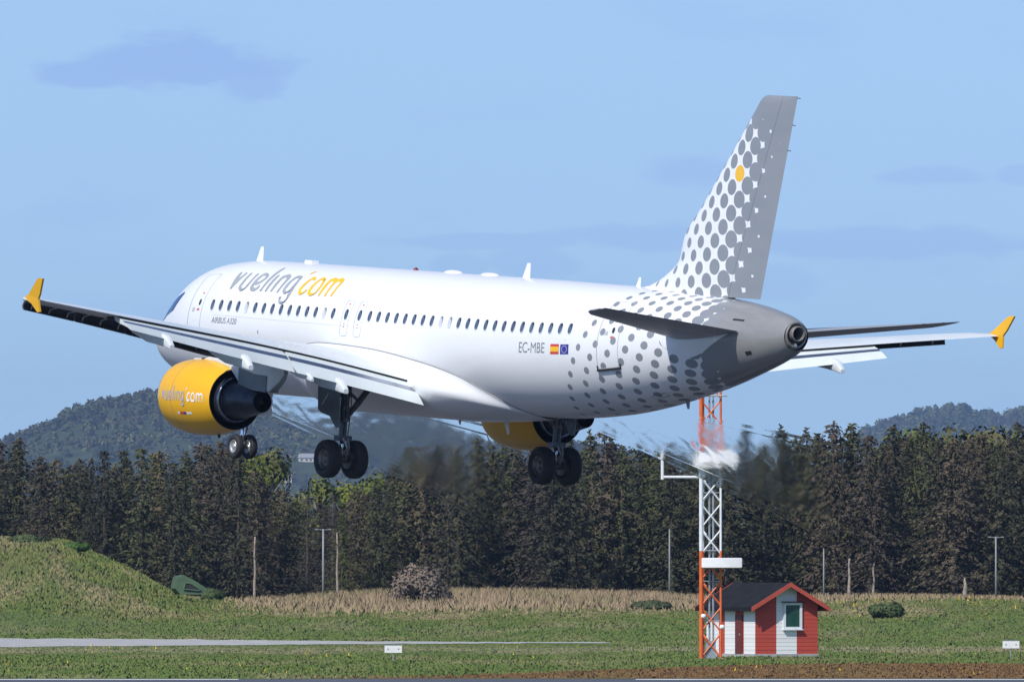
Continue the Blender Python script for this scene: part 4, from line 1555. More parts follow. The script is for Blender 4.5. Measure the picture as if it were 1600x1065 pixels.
def window_meshes(x, th0):
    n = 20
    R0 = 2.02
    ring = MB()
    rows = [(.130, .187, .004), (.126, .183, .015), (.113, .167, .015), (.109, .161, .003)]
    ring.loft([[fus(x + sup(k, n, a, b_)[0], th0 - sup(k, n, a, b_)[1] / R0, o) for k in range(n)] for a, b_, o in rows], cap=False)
    pane = MB()
    fan(pane, [(x + sup(k, n, .112, .166)[0], th0 - sup(k, n, .112, .166)[1] / R0) for k in range(n)], .007)
    crescent = MB()       # dark crescent paints a recess's shade along the pane's upper aft edge
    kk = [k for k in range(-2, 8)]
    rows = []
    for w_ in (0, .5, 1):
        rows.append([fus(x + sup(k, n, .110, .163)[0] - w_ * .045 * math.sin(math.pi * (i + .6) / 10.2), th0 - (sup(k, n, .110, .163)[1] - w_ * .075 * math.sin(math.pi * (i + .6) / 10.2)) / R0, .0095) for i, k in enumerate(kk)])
    crescent.loft(rows, closed=False, cap=False)
    return ring, pane, crescent


WX = [6.08 + .533 * i for i in range(15)] + [15.77 + .533 * i for i in range(23)]
EX = [14.345, 15.165]
TH_W = 1.258
proto = {}
for i, x in enumerate(WX + EX):
    key = 'c' if 6.4 < x < 24 else x
    if key not in proto:
        r_, p_, v_ = window_meshes(x, TH_W)
        ro = build(r_, 'cabin_window', MAT['frame_ring'], fuselage, smooth=True, angle=30)
        po = build(p_, 'pane', MAT['pane'], ro)
        vo = build(v_, 'recess_shade', MAT['pane_dark'], ro)
        proto[key] = (ro, po, vo, x)
    else:
        a, b_, c_, x0 = proto[key]
        ro = a.copy(); COL.objects.link(ro); ro.location.x = x - x0
        po = b_.copy(); COL.objects.link(po); po.parent = ro
        vo = c_.copy(); COL.objects.link(vo); vo.parent = ro
    if i in (4, 13, 23, 24):
        po.data = po.data.copy()
        po.data.materials[0] = MAT['blind']
        vo.data = vo.data.copy(); vo.data.materials[0] = MAT['text_grey']; vo.scale = (1, 1, 1)  # painted recess shade turns grey over the blinds
        po['label'] = 'white blind pulled down behind the window'


def outline(pts, parent, name, mat, wd=.022, off=.005):
    paths = []
    for a, b_ in zip(pts[:-1], pts[1:]):
        m = max(1, int(abs(a[1] - b_[1]) / .12))
        seg = [(a[0] + (b_[0] - a[0]) * k / m, a[1] + (b_[1] - a[1]) * k / m) for k in range(m + 1)]
        paths.append((seg, wd))
    return build(ribbon(paths, fus, None, off), name, mat, parent)


def rrect(u0, u1, v0, v1, r, rv):
    return [(u0 + r, v0), (u1 - r, v0), (u1 - r * .3, v0 + rv * .3), (u1, v0 + rv), (u1, v1 - rv), (u1 - r * .3, v1 - rv * .3), (u1 - r, v1), (u0 + r, v1), (u0 + r * .3, v1 - rv * .3), (u0, v1 - rv),
            (u0, v0 + rv), (u0 + r * .3, v0 + rv * .3), (u0 + r, v0)]


def door(u0, u1, v0, v1, win, sill):
    mat = MAT['faint_line']
    o = outline(rrect(u0, u1, v0, v1, .10, .05), fuselage, 'cabin_door', mat)
    # small window, handle and red markings
    mb = MB(); fan(mb, [(win[0] + sup(k, 14, .065, .10)[0], win[1] - sup(k, 14, .065, .10)[1] / 2.0) for k in range(14)], .010)
    build(mb, 'door_window', MAT['pane_dark'], o)
    patch(win[0] - .40, win[0] - .25, 1.30, 1.36, MAT['faint_line'], o, 'handle', off=.012)
    patch(win[0] - .09, win[0] + .07, win[1] + .10, win[1] + .135, MAT['red_mark'], o, 'red_marking', off=.008)
    patch(win[0] - .06, win[0] + .04, win[1] - .17, win[1] - .145, MAT['red_mark'], o, 'red_marking', off=.008)
    if sill:
        mb = MB()
        mb.loft([[fus(u, v1 + .005, .01), fus(u, v1 + .035, .01), fus(u, v1 + .035, .06), fus(u, v1 + .005, .05)] for u in np.linspace(u0 - .04, u1 + .06, 6)])
        build(mb, 'sill_plate', MAT['gap'], o)
        for u in (u0 - .05, u1 + .04):
            patch(u - .02, u + .05, v1 - .055, v1 + .03, MAT['gap'], o, 'sill_corner', off=.012)
    return o


door(4.55, 5.42, .655, 1.80, (5.18, 1.214), False)
door(29.05, 30.08, .715, 1.915, (29.755, 1.285), True)
for xc in EX:
    o = outline(rrect(xc - .215, xc + .215, 1.035, 1.585, .10, .05), fuselage, 'overwing_exit', MAT['faint_line'], .02)
    patch(xc - .04, xc + .04, 1.085, 1.11, MAT['red_mark'], o, 'red_marking', off=.008)
    for v in (1.40, 1.445):
        patch(xc - .05, xc + .03, v, v + .014, MAT['red_mark'], o, 'red_marking', off=.008)
# long faint lap joint under the windows, hatch outline and small fittings
outline([(6.3, 1.415), (14.0, 1.44), (27.4, 1.44)], fuselage, 'lap_joint', MAT['faint_line'], .010, .003)
outline([(3.6, .30), (6.2, .32)], fuselage, 'lap_joint', MAT['faint_line'], .015, .003)
for u, v in ((7.95, 1.68), (9.1, 1.60)):
    patch(u, u + .05, v, v + .05, MAT['text_grey'], fuselage, 'static_port', off=.006)
patch(35.05, 35.55, .97, 1.03, MAT['gap'], fuselage, 'vent_grille', off=.006)
patch(35.7, 35.95, 2.02, 2.16, MAT['gap'], fuselage, 'drain_vent', off=.006)
outline(rrect(30.7, 31.4, 2.62, 2.74, .03, .02), fuselage, 'tail_hatch', MAT['text_grey'], .02)

# ---- cockpit side window
for sgn in (1, -1):
    for pts in ([(3.50, .955), (3.58, 1.0), (3.12, 1.265), (3.0, 1.275), (2.45, 1.26), (2.62, 1.0)], [(2.36, 1.255), (2.54, 1.0), (1.95, .98), (1.75, 1.22)], [(1.66, 1.20), (1.86, .95), (1.62, .15), (1.22, .18), (1.35, .80)]):
        dense = []
        for i in range(len(pts)):
            p, q = pts[i], pts[(i + 1) % len(pts)]
            dense += [(p[0] + (q[0] - p[0]) * k / 5, (p[1] + (q[1] - p[1]) * k / 5) * sgn) for k in range(5)]
        mb = MB()
        fan(mb, dense, .012, rings=5, flip=sgn < 0)
        build(mb, 'cockpit_window', MAT['cockpit'], fuselage, smooth=True)


# ---- antennas, domes, beacon
def blade(x, z0, h, c, name, down=False, mat='white', y=0.0):
    s = -1 if down else 1
    mb = MB()
    for_ = []
    for k, f in ((0, 1.0), (.5, .72), (1.0, .42)):
        cc = c * f
        xo = x + h * k * .55
        for_.append([(xo, y, z0 + s * h * k), (xo + cc * .35, y - .022 * f, z0 + s * h * k), (xo + cc, y, z0 + s * h * k), (xo + cc * .35, y + .022 * f, z0 + s * h * k)])
    mb.loft(for_)
    return build(mb, name, MAT[mat], fuselage, smooth=False)


blade(5.40, 2.03, .46, .42, 'blade_antenna')
blade(21.55, 2.06, .48, .45, 'blade_antenna')
blade(28.15, 2.04, .30, .26, 'blade_antenna')
blade(20.75, -2.05, .62, .34, 'belly_antenna', True)
blade(31.25, -1.16, .30, .30, 'drain_mast', True, 'text_grey')
blade(18.1, -2.25, .25, .25, 'belly_antenna', True)
for x in (17.48, 19.65):
    mb = MB()
    mb.loft([[(x + .48 * s * math.cos(a), .22 * s * math.sin(a), 2.075 + .10 * math.sqrt(max(0, 1 - s * s))) for a in np.linspace(0, 2 * math.pi, 20, endpoint=False)] for s in (1, .85, .6, .3, .02)], cap=False)
    build(mb, 'antenna_dome', MAT['white'], fuselage, smooth=True)
mb = MB(); mb.box((8.84, 0, 2.10), (.42, .26, .14)); build(mb, 'antenna_box', MAT['white'], fuselage)
mb = MB(); mb.revolve([(-.0, .08), (.04, .08), (.07, .05), (.09, .01)], (0, 0), 14)
mb.v = [(15.21 + b_, a, 2.07 + x * 1.15) for x, a, b_ in mb.v]
build(mb, 'beacon', MAT['beacon'], fuselage, smooth=True)

# ---- tail cone end: the auxiliary exhaust
mb = MB()
mb.revolve([(36.92, .515), (37.1, .475), (37.28, .405), (37.33, .37), (37.32, .33), (37.22, .31)], (0, .92), 36)
mb.v = [(x, y * .93, z + (x - 37.1) * .22 - .01) for x, y, z in mb.v]
apu = build(mb, 'exhaust_ring', MAT['apu'], plane, smooth=True, angle=40)
mb = MB()
mb.revolve([(37.1, .24), (37.42, .23), (37.44, .20), (37.40, .185), (36.9, .18)], (0, 1.0), 28)
build(mb, 'exhaust_pipe', MAT['apu'], apu, smooth=True, angle=40)
mb = MB(); mb.revolve([(37.0, .005), (37.02, .18)], (0, 1.0), 24); build(mb, 'exhaust_dark', MAT['engine_black'], apu)
mb = MB(); mb.revolve([(37.18, .33), (37.20, .22)], (0, .97), 24); build(mb, 'exhaust_bulkhead', MAT['hub_dark'], apu)
mb = MB(); mb.tube([(37.1, -.05, .62), (37.36, -.05, .66)], [.07, .055], 12); build(mb, 'drain_pipe', MAT['apu_bright'], apu, smooth=True, angle=40)

# ---- belly fairing
EDGE = pchip([10.9, 11.3, 12, 13.1, 15.6, 18.6, 20.9, 22.4, 23.3, 23.7], [-.9, -.55, -.36, -.27, -.33, -.59, -.95, -1.45, -1.85, -2.06])


def belly(x, f, extra=0.0):
    """f 0 at the port edge, 1 at the keel, 2 at the starboard edge"""
    te = math.acos(max(-1, min(1, float(EDGE(x)) / 2.075)))
    g = f if f <= 1 else 2 - f
    th = te + (math.pi - te) * g
    if f > 1:
        th = -th
    bx = min(1, max(0, (23.75 - x) / 4.0)) ** .7 * min(1, max(.15, (x - 10.4) / 2.0))
    # the fairing's side stands nearly upright and turns under at a tight lower corner
    bump_ = math.exp(-((th if th > 0 else -th) - 2.22) ** 2 / (2 * .36 ** 2)) * float(smooth01(g / .22))
    off = .03 + bx * (.50 * bump_ + .24 * float(smooth01((g - .15) / .6)))
    return fus(x, th, off + extra)


mb = MB()
fx = np.linspace(10.9, 23.68, 60)
mb.loft([[belly(x, f) for f in np.linspace(0, 2, 49)] for x in fx], closed=False, cap=False)
bel = build(mb, 'belly_fairing', MAT['white'], plane, smooth=True)
for s in (0.0, 2.0):
    mb = MB()
    mb.loft([[belly(x, s, .001), belly(x, s, -.04), belly(x, abs(s - .008), .003), belly(x, abs(s - .007), .005)] for x in fx])
    build(mb, 'seam', MAT['fairing_line'], bel)


# ---- lifting surfaces
def airfoil(n=18, tc=.11, camber=.0, c0=0.0, c1=1.0):
    """closed loop of (chord fraction, height / chord): upper side from c1 to c0, lower side back"""
    def th(c):
        return 5 * tc * (.2969 * math.sqrt(c) - .126 * c - .3516 * c * c + .2843 * c ** 3 - .1036 * c ** 4)

    def cm(c):
        return camber * 4 * c * (1 - c)
    cs = [c0 + (c1 - c0) * (1 - math.cos(math.pi * k / n)) / 2 for k in range(n + 1)]
    up = [(c, cm(c) + th(c)) for c in cs[::-1]]
    lo = [(c, cm(c) - th(c)) for c in (cs[1:] if c0 == 0 else cs)]
    return up + lo


def section(le, te, prof, up=Vector((0, 0, 1))):
    le, te = Vector(le), Vector(te)
    ch = te - le
    n = (up - ch * (up.dot(ch) / ch.length_squared)).normalized()
    return [le + ch * c + n * (h * ch.length) for c, h in prof]


# vertical fin and rudder
FLE = pchip([1.6, 2.06, 2.15, 2.48, 2.92, 3.6, 4.61, 7.45, 7.65, 7.80, 7.90, 7.95], [28.3, 28.55, 29.10, 29.95, 30.62, 31.0 - .16, 31.80, 34.44, 34.62, 34.76, 34.92, 35.10])
FTE = lambda z: 35.19 + (z - 1.79) * (36.76 - 35.19) / 6.16
FHI = lambda z: 33.60 + (z - 1.90) * (36.04 - 33.60) / 6.0


def fin_part(name, z0, z1, f0, f1, nz):
    mb = MB()
    zs = list(np.linspace(z0, z1, nz))
    if z1 > 7.9:
        zs = list(np.linspace(z0, 7.4, nz)) + [7.5, 7.6, 7.7, 7.78, 7.85, 7.9, 7.93, 7.95]
    rings = []
    for z in zs:
        le, te = float(FLE(z)), FTE(z)
        c = te - le
        a, b_ = (f0(z) - le) / c, (f1(z) - le) / c
        tc = .105 if z > 2.9 else .105 - .0
        tc *= 1.0 - .55 * max(0, (z - 7.75) / .2) ** 2 if z > 7.75 else 1
        tc *= min(1.0, 5.2 / c)
        prof = airfoil(26, tc, 0, max(0, a), b_)
        rings.append([Vector((le + c * q, h * c, z)) for q, h in prof])
    mb.loft(rings)
    o = build(mb, name, MAT['fin'], plane if name == 'tail_fin' else fin, smooth=True, angle=35)
    P_ = np.array(mb.v)
    X, Z = P_[:, 0], P_[:, 2]
    A = np.linalg.inv(np.array([[.3706, -.394], [.417, .349]]))
    dx, dz = X - 34, Z - 5.6
    p, q = quad_inv(FINLAT, X, Z, (A[0, 0] * dx + A[0, 1] * dz, A[1, 0] * dx + A[1, 1] * dz))
    r_ = -1.343 + .0494 * X - .0158 * Z + .002
    r_ = r_ + .05 * smooth01((X - 34.6 - (Z - 5) * .1) / 1.2) + .14 * smooth01((Z - 6.75) / .8)
    add_lattice(o, np.c_[p, q], np.clip(r_, .09, .6))
    return o


fin = None
fin = fin_part('tail_fin', 1.62, 7.95, lambda z: float(FLE(z)), lambda z: FHI(z), 44)
rudder = fin_part('rudder', 1.93, 7.95, lambda z: FHI(z) + .010, lambda z: FTE(z), 40)
for z in (7.9, 7.1, 6.35):
    mb = MB(); mb.tube([(FTE(z) - .02, 0, z), (FTE(z) + .16, 0, z - .01)], .012, 5); build(mb, 'static_wick', MAT['gap'], rudder)

# tailplanes
for s in (-1, 1):
    def hs(y):
        k = (y - .9) / 5.32
        le = Vector((31.95 + k * 3.45, s * y, .70 + k * .68))
        te = Vector((35.49 + k * 1.11, s * y, .98 + k * .56))
        return le, te
    ys_ = [.2, .9, 1.6, 2.4, 3.4, 4.4, 5.2, 5.8, 6.05, 6.16, 6.22]
    def tipf(y):
        return 0 if y < 5.8 else ((y - 5.8) / .42) ** 2
    def ring(y, c0, c1):
        le, te = hs(y)
        le = le.lerp(te, tipf(y) * .35)
        r_ = section(le, te, airfoil(16, .10 * (1 - .6 * tipf(y)), -.008, c0, c1))
        return r_ if s > 0 else r_[::-1]
    mb = MB(); mb.loft([ring(y, 0, .70) for y in ys_])
    tp = build(mb, 'tailplane', MAT['stab'], plane, smooth=True, angle=40)
    mb = MB(); mb.loft([ring(y, .71, 1.0) for y in ys_[1:-1]])
    build(mb, 'elevator', MAT['stab'], tp, smooth=True, angle=40)
    for y in (5.0, 5.6):
        le, te = hs(y)
        mb = MB(); mb.tube([te - Vector((.02, 0, 0)), te + Vector((.15, 0, 0))], .010, 5); build(mb, 'static_wick', MAT['gap'], tp)
    # pale sealing plate on the fuselage side at the root
    cur = pchip([31.72, 32.2, 32.88, 33.4, 33.85, 34.3, 34.9, 35.1], [1.22, 1.62, 1.80, 1.92, 1.87, 1.72, 1.50, 1.42])
    mb = MB()
    us_ = np.linspace(31.72, 35.1, 26)
    mb.loft([[fus(u, (1.15 + (u - 31.72) * .075 + (float(cur(u)) - 1.15 - (u - 31.72) * .075) * j / 9) * -s, .016) for u in us_] for j in range(10)], closed=False, cap=False)
    build(mb, 'sealing_plate', MAT['white'], tp, smooth=True)

# wings
W_LE = lambda y: 12.85 + (y - 1.98) * .51 + max(0.0, y - 16.3) ** 2 * 1.3
W_LEZ = pchip([1.0, 2.0, 6.4, 12.2, 17.0], [-.85, -.72, -.28, .36, .88])
W_TEX = pchip([1.0, 2.0, 6.4, 6.6, 13.05, 16.9], [18.55, 18.6, 18.62, 18.66, 20.50, 21.96])
W_TEZ = pchip([1.0, 1.9, 6.4, 13.05, 17.0], [-1.42, -1.24, -.42, .42, .88])
F_TEX = pchip([2.0, 2.3, 6.5, 13.35], [19.45, 19.45, 19.45, 21.33])
F_TEZ = pchip([2.0, 2.3, 6.5, 13.35], [-1.93, -1.87, -1.08, .06])
WTOP = Vector((0, 0, 1))


def wle(y, s):
    return Vector((W_LE(y), s * y, float(W_LEZ(y))))


def wte(y, s):
    return Vector((float(W_TEX(y)), s * y, float(W_TEZ(y))))


for s in (-1, 1):
    order = (lambda r_: r_) if s > 0 else (lambda r_: r_[::-1])
    mb = MB()
    rings = []
    for y in [1.2, 2, 3, 4, 5, 6.0, 6.4, 7, 8, 9, 10, 11, 12, 12.9, 13.4, 14, 15, 16, 16.6, 16.95]:
        c = W_TEX(y) - W_LE(y)
        tc = .135 - .03 * min(1, (y - 1.2) / 9)
        # the trailing edge is blunt where the flap has run out from under it
        rings.append(order(section(wle(y, s), wte(y, s), airfoil(20, tc, .012, 0, 1.0))))
    mb.loft(rings)
    wing = build(mb, 'wing', MAT['wing_grey'], plane, smooth=True, angle=45)
    # flap cove under the trailing edge, coloured black for the shade in the gap
    mb = MB()
    mb.loft([order([wte(y, s) + Vector(q) for q in ((-.015, 0, -.012), (-.03, 0, -.15), (-.9, 0, -.10), (-.9, 0, .04))]) for y in np.linspace(2.0, 13.3, 14)])
    build(mb, 'flap_cove', MAT['gap'], wing)
    # flaps
    for ya, yb in ((2.0, 6.48), (6.56, 13.35)):
        ysx = np.linspace(ya, yb, 9)
        rr, rs, strip = [], [], []
        for y in ysx:
            a = wte(y, s) + Vector((.0, 0, -.095))
            te = Vector((float(F_TEX(y)), s * y, float(F_TEZ(y))))
            d = te - a
            n = Vector((-d.z, 0, d.x)).normalized()
            if n.z < 0:
                n = -n
            L_ = d.length
            P_ = lambda t_, b_: a + d * t_ + n * b_
            up = [P_(-.45, -.13 * L_), P_(-.38, -.03 * L_), P_(-.22, -.005 * L_), P_(0, .015 * L_), P_(.25, .045 * L_), P_(.5, .045 * L_), P_(.75, .03 * L_), P_(1, 0)]
            dn = [P_(.98, -.012 * L_), P_(.7, -.03 * L_), P_(.35, -.09 * L_), P_(0, -.17 * L_), P_(-.3, -.21 * L_)]
            rr.append(order(up + dn))
            strip.append(order([P_(.24, .050 * L_), P_(.34, .053 * L_), P_(.44, .052 * L_), P_(.44, .03 * L_), P_(.24, .03 * L_)]))
        mb = MB(); mb.loft(rr)
        flap = build(mb, 'flap', MAT['flap'], wing, smooth=True, angle=40)
        mb = MB(); mb.loft(strip)
        build(mb, 'metal_strip', MAT['metal_strip'], flap, smooth=True, angle=40)
    # aileron panel lines and a light shroud
    mb = MB()
    mb.loft([order([wte(y, s) + Vector(q) for q in ((-.42, 0, .052), (-.40, 0, .052), (-.40, 0, .03), (-.42, 0, .03))]) for y in np.linspace(13.4, 16.3, 5)])
    build(mb, 'aileron_hinge', MAT['text_grey'], wing)
    # slats
    for ya, yb in ((2.6, 5.0), (6.6, 8.9), (8.95, 11.3), (11.35, 13.8), (13.85, 16.3)):
        rr = []
        for y in np.linspace(ya, yb, 5):
            c = float(W_TEX(y)) - W_LE(y)
            k = min(.52, c * .15 + .03)
            le = wle(y, s)
            pr_ = [(.25, .12), (-.25, .05), (-.75, -.22), (-1.05, -.62), (-.95, -.95), (-.72, -1.08), (-.62, -1.0), (-.78, -.72), (-.62, -.42), (-.25, -.16), (.2, .04)]
            rr.append(order([le + Vector((a * k, 0, b_ * k)) for a, b_ in pr_])[::-1])
        mb = MB(); mb.loft(rr)
        sl = build(mb, 'slat', MAT['slat_back'], wing, smooth=True, angle=40)
        front = MB()
        rr = []
        for y in np.linspace(ya, yb, 5):
            c = float(W_TEX(y)) - W_LE(y)
            k = min(.52, c * .15 + .03)
            le = wle(y, s)
            pr_ = [(.255, .135), (-.25, .07), (-.77, -.2), (-1.08, -.62), (-.98, -.96), (-.72, -1.10)]
            rr.append([le + Vector((a * k, 0, b_ * k)) for a, b_ in pr_])
        front.loft(rr, closed=False, cap=False)
        build(front, 'slat_skin', MAT['wing_grey'], sl, smooth=True)
        for y in (ya + .35, (ya + yb) / 2, yb - .35):
            c = float(W_TEX(y)) - W_LE(y)
            k = min(.52, c * .15 + .03)
            le = wle(y, s)
            mb = MB(); mb.tube([le + Vector((.30, 0, -.06)), le + Vector((-.45 * k, 0, -.45 * k)), le + Vector((-.72 * k, 0, -.86 * k))], .022, 6)
            build(mb, 'slat_track', MAT['wing_grey'], sl)
    # flap track fairings
    for y, sc_ in ((4.95, 1.0), (6.05, .55), (8.45, 1.0), (11.85, .9)):
        tx_, tz_ = float(F_TEX(y)), float(F_TEZ(y))
        secs = [(-3.1, .62, .04, .06), (-2.6, .46, .20, .26), (-1.9, .26, .30, .42), (-1.1, .08, .34, .52), (-.5, .02, .34, .50), (-.02, -.05, .33, .46), (.10, -.09, .32, .42), (.34, -.22, .20, .16)]
        mb = MB()
        rr = []
        for dx, dz, wd, ht in secs:
            wd, ht = wd * .86, ht * .86
            cxx = tx_ + dx * (sc_ if sc_ < .9 else 1); czz = tz_ + dz * (sc_ if sc_ < .9 else 1)
            rr.append([Vector((cxx, s * y + wd * sc_ / 2 * math.copysign(abs(math.cos(a)) ** .45, math.cos(a)), czz + ht * sc_ / 2 * math.copysign(abs(math.sin(a)) ** .55, math.sin(a)))) for a in np.linspace(0, 2 * math.pi, 14, endpoint=False)])
        mb.loft(rr)
        build(mb, 'flap_track_fairing', MAT['wing_grey'], wing, smooth=True, angle=22)
    # wing tip fence
    mb = MB()
    yt = 17.02
    out = [(21.36, .93), (21.58, 1.02), (22.22, 1.47), (22.34, 1.52), (22.58, 1.51), (22.30, 1.05), (22.16, .90), (22.22, .52), (22.08, .50), (21.74, .74), (21.46, .86)]
    yo = [0, .0, .10, .11, .11, .03, 0, -.04, -.04, -.02, 0]
    for q in (-.022, .022):
        pass
    mb.loft([[Vector((x, s * (yt + q + yy), z)) for (x, z), yy in zip(out, yo)] for q in (-.03, -.022, .022, .03)] if s > 0 else [[Vector((x, s * (yt + q + yy), z)) for (x, z), yy in zip(out, yo)] for q in (.03, .022, -.022, -.03)])
    build(mb, 'wingtip_fence', MAT['yellow'], wing)

    # ---- engine
    ez = -2.08 if s < 0 else -2.22
    ax = (s * 5.75, ez)
    mb = MB()
    mb.revolve([(12.1, .86), (11.75, .88), (11.52, .92), (11.44, .965), (11.47, 1.01), (11.60, 1.06)], ax, 56)
    lip_prof = mb
    cowl_p = [(11.60, 1.062), (11.8, 1.10), (12.1, 1.14), (12.6, 1.165), (13.1, 1.155), (13.6, 1.11), (14.0, 1.045), (14.3, .975), (14.50, .925), (14.505, .905), (14.40, .895), (13.9, .90), (13.3, .90)]
    mb = MB(); mb.revolve(cowl_p[:9], ax, 64)
    eng = build(mb, 'engine', MAT['yellow'], plane, smooth=True, angle=50)
    build(lip_prof, 'inlet_lip', MAT['lip'], eng, smooth=True)
    mb = MB(); mb.revolve(cowl_p[8:], ax, 64); build(mb, 'fan_nozzle', MAT['engine_black'], eng, smooth=True, angle=40)
    mb = MB(); mb.revolve([(13.3, .90), (13.28, .58)], ax, 48); build(mb, 'fan_duct_back', MAT['engine_black'], eng)
    mb = MB(); mb.revolve([(13.3, .72), (14.2, .735), (14.62, .70), (14.66, .67), (14.6, .60)], ax, 48); build(mb, 'core_ring', MAT['core_rim'], eng, smooth=True)
    mb = MB(); mb.revolve([(14.55, .60), (15.0, .55), (15.5, .46), (16.0, .355), (16.15, .325), (16.15, .30), (15.95, .31), (15.5, .36)], ax, 48)
    core = build(mb, 'core_nozzle', MAT['core'], eng, smooth=True, angle=50)
    mb = MB(); mb.revolve([(15.55, .36), (15.54, .20)], ax, 36); build(mb, 'turbine_back', MAT['engine_black'], core)
    mb = MB(); mb.revolve([(15.5, .21), (15.9, .17), (16.12, .08), (16.2, .01)], ax, 28); build(mb, 'exhaust_plug', MAT['engine_black'], core, smooth=True)
    # fan face and spinner, seen only from ahead
    mb = MB(); mb.revolve([(12.1, .86), (12.12, .3), (11.8, .12), (11.6, .01)], ax, 40); build(mb, 'fan_face', MAT['engine_black'], eng, smooth=True, angle=40)
    mb = MB(); mb.tube([(13.6, ax[0], ez - 1.10), (13.62, ax[0], ez - 1.20)], [.05, .035], 8); build(mb, 'drain_mast', MAT['gap'], eng)
    # lower seam and latch line
    mb = MB()
    ph = math.pi - .10
    def cr(x):
        return float(np.interp(x, [p_[0] for p_ in cowl_p[:9]], [p_[1] for p_ in cowl_p[:9]]))
    def cowl(u, v, o, s=s):
        r_ = cr(u) + o
        return Vector((u, ax[0] - r_ * math.sin(v), ez + r_ * math.cos(v)))
    build(ribbon([([(u, v) for v in np.linspace(.25, 2.95, 20)], .014) for u in (12.55,)], cowl, None, .004), 'cowl_seam', MAT['fairing_line'], eng)
    logo(cowl, lambda a, b_: (11.96 + (a - 6.558) * .352, 1.555 + ((b_ - .81) * 2.02 * .40) / 1.14) if s < 0 else (14.3 - (a - 6.558) * .352, -1.555 - ((b_ - .81) * 2.02 * .40) / 1.14),
         .052, ('letter', 'letter'), eng, (MAT['logo_grey'], MAT['logo_white']))
    v0 = 1.98
    for u0, u1, mm in ((12.85, 12.97, 'logo_white'), (13.0, 13.2, 'flag_red'), (13.2, 13.32, 'flag_blue'), (13.36, 13.62, 'logo_white')):
        patch(u0, u1, v0 * -s, (v0 + .07) * -s, MAT[mm], eng, 'data_plate', surf=cowl, off=.005)
    # pylon
    mb = MB()
    secs = [(11.9, ez + 1.11, ez + 1.14, .05), (12.5, ez + 1.12, -.92, .22), (13.5, ez + 1.08, -.70, .36), (14.4, ez + .93, -.50, .40), (15.0, ez + .52, -.50, .42), (15.9, ez + .36, -.60, .42), (16.75, -1.76, -.72, .38), (17.3, -1.42, -.78, .26), (17.5, -1.2, -.80, .16)]
    rr = []
    for x, zb, zt, wd in secs:
        h = wd / 2
        q = [(-h * .8, zb), (-h, zb + .06), (-h, zt - .03), (-h * .5, zt), (h * .5, zt), (h, zt - .03), (h, zb + .06), (h * .8, zb)]
        rr.append([Vector((x, ax[0] + a, b_)) for a, b_ in q][::-1])
    mb.loft(rr)
    pyl = build(mb, 'pylon', MAT['wing_grey'], eng, smooth=True, angle=25)
    mb = MB()
    mb.loft([[Vector((x, ax[0] + a, zb - .004 + b_)) for a, b_ in ((-.225, 0), (.225, 0), (.225, .5), (-.225, .5))] for x, zb in ((15.0, ez + .50), (15.9, ez + .345), (16.7, -1.77))])
    build(mb, 'pylon_heat_shield', MAT['gear_door'], pyl)


# ---- landing gear
def wheel(cx_, cy_, cz_, r, wd, parent, face, hubm):
    mb = MB(); mb.wheel((cx_, cy_, cz_), r, wd)
    w_ = build(mb, 'wheel', MAT['tyre'], parent, smooth=True, angle=50)
    for sd in (-1, 1):
        mb = MB()
        n = 28
        prof = [(sd * wd * .32, r * .56), (sd * wd * .40, r * .52), (sd * wd * .36, r * .46), (sd * wd * .22, r * .38), (sd * wd * .20, r * .24), (sd * wd * .34, r * .17), (sd * wd * .36, r * .02)]
        mb.loft([[(cx_ + q * math.sin(2 * math.pi * k / n), cy_ + y, cz_ + q * math.cos(2 * math.pi * k / n)) for k in range(n)] for y, q in prof], cap=False)
        rim = build(mb, 'rim', MAT[hubm], w_, smooth=True, angle=35)
    return w_


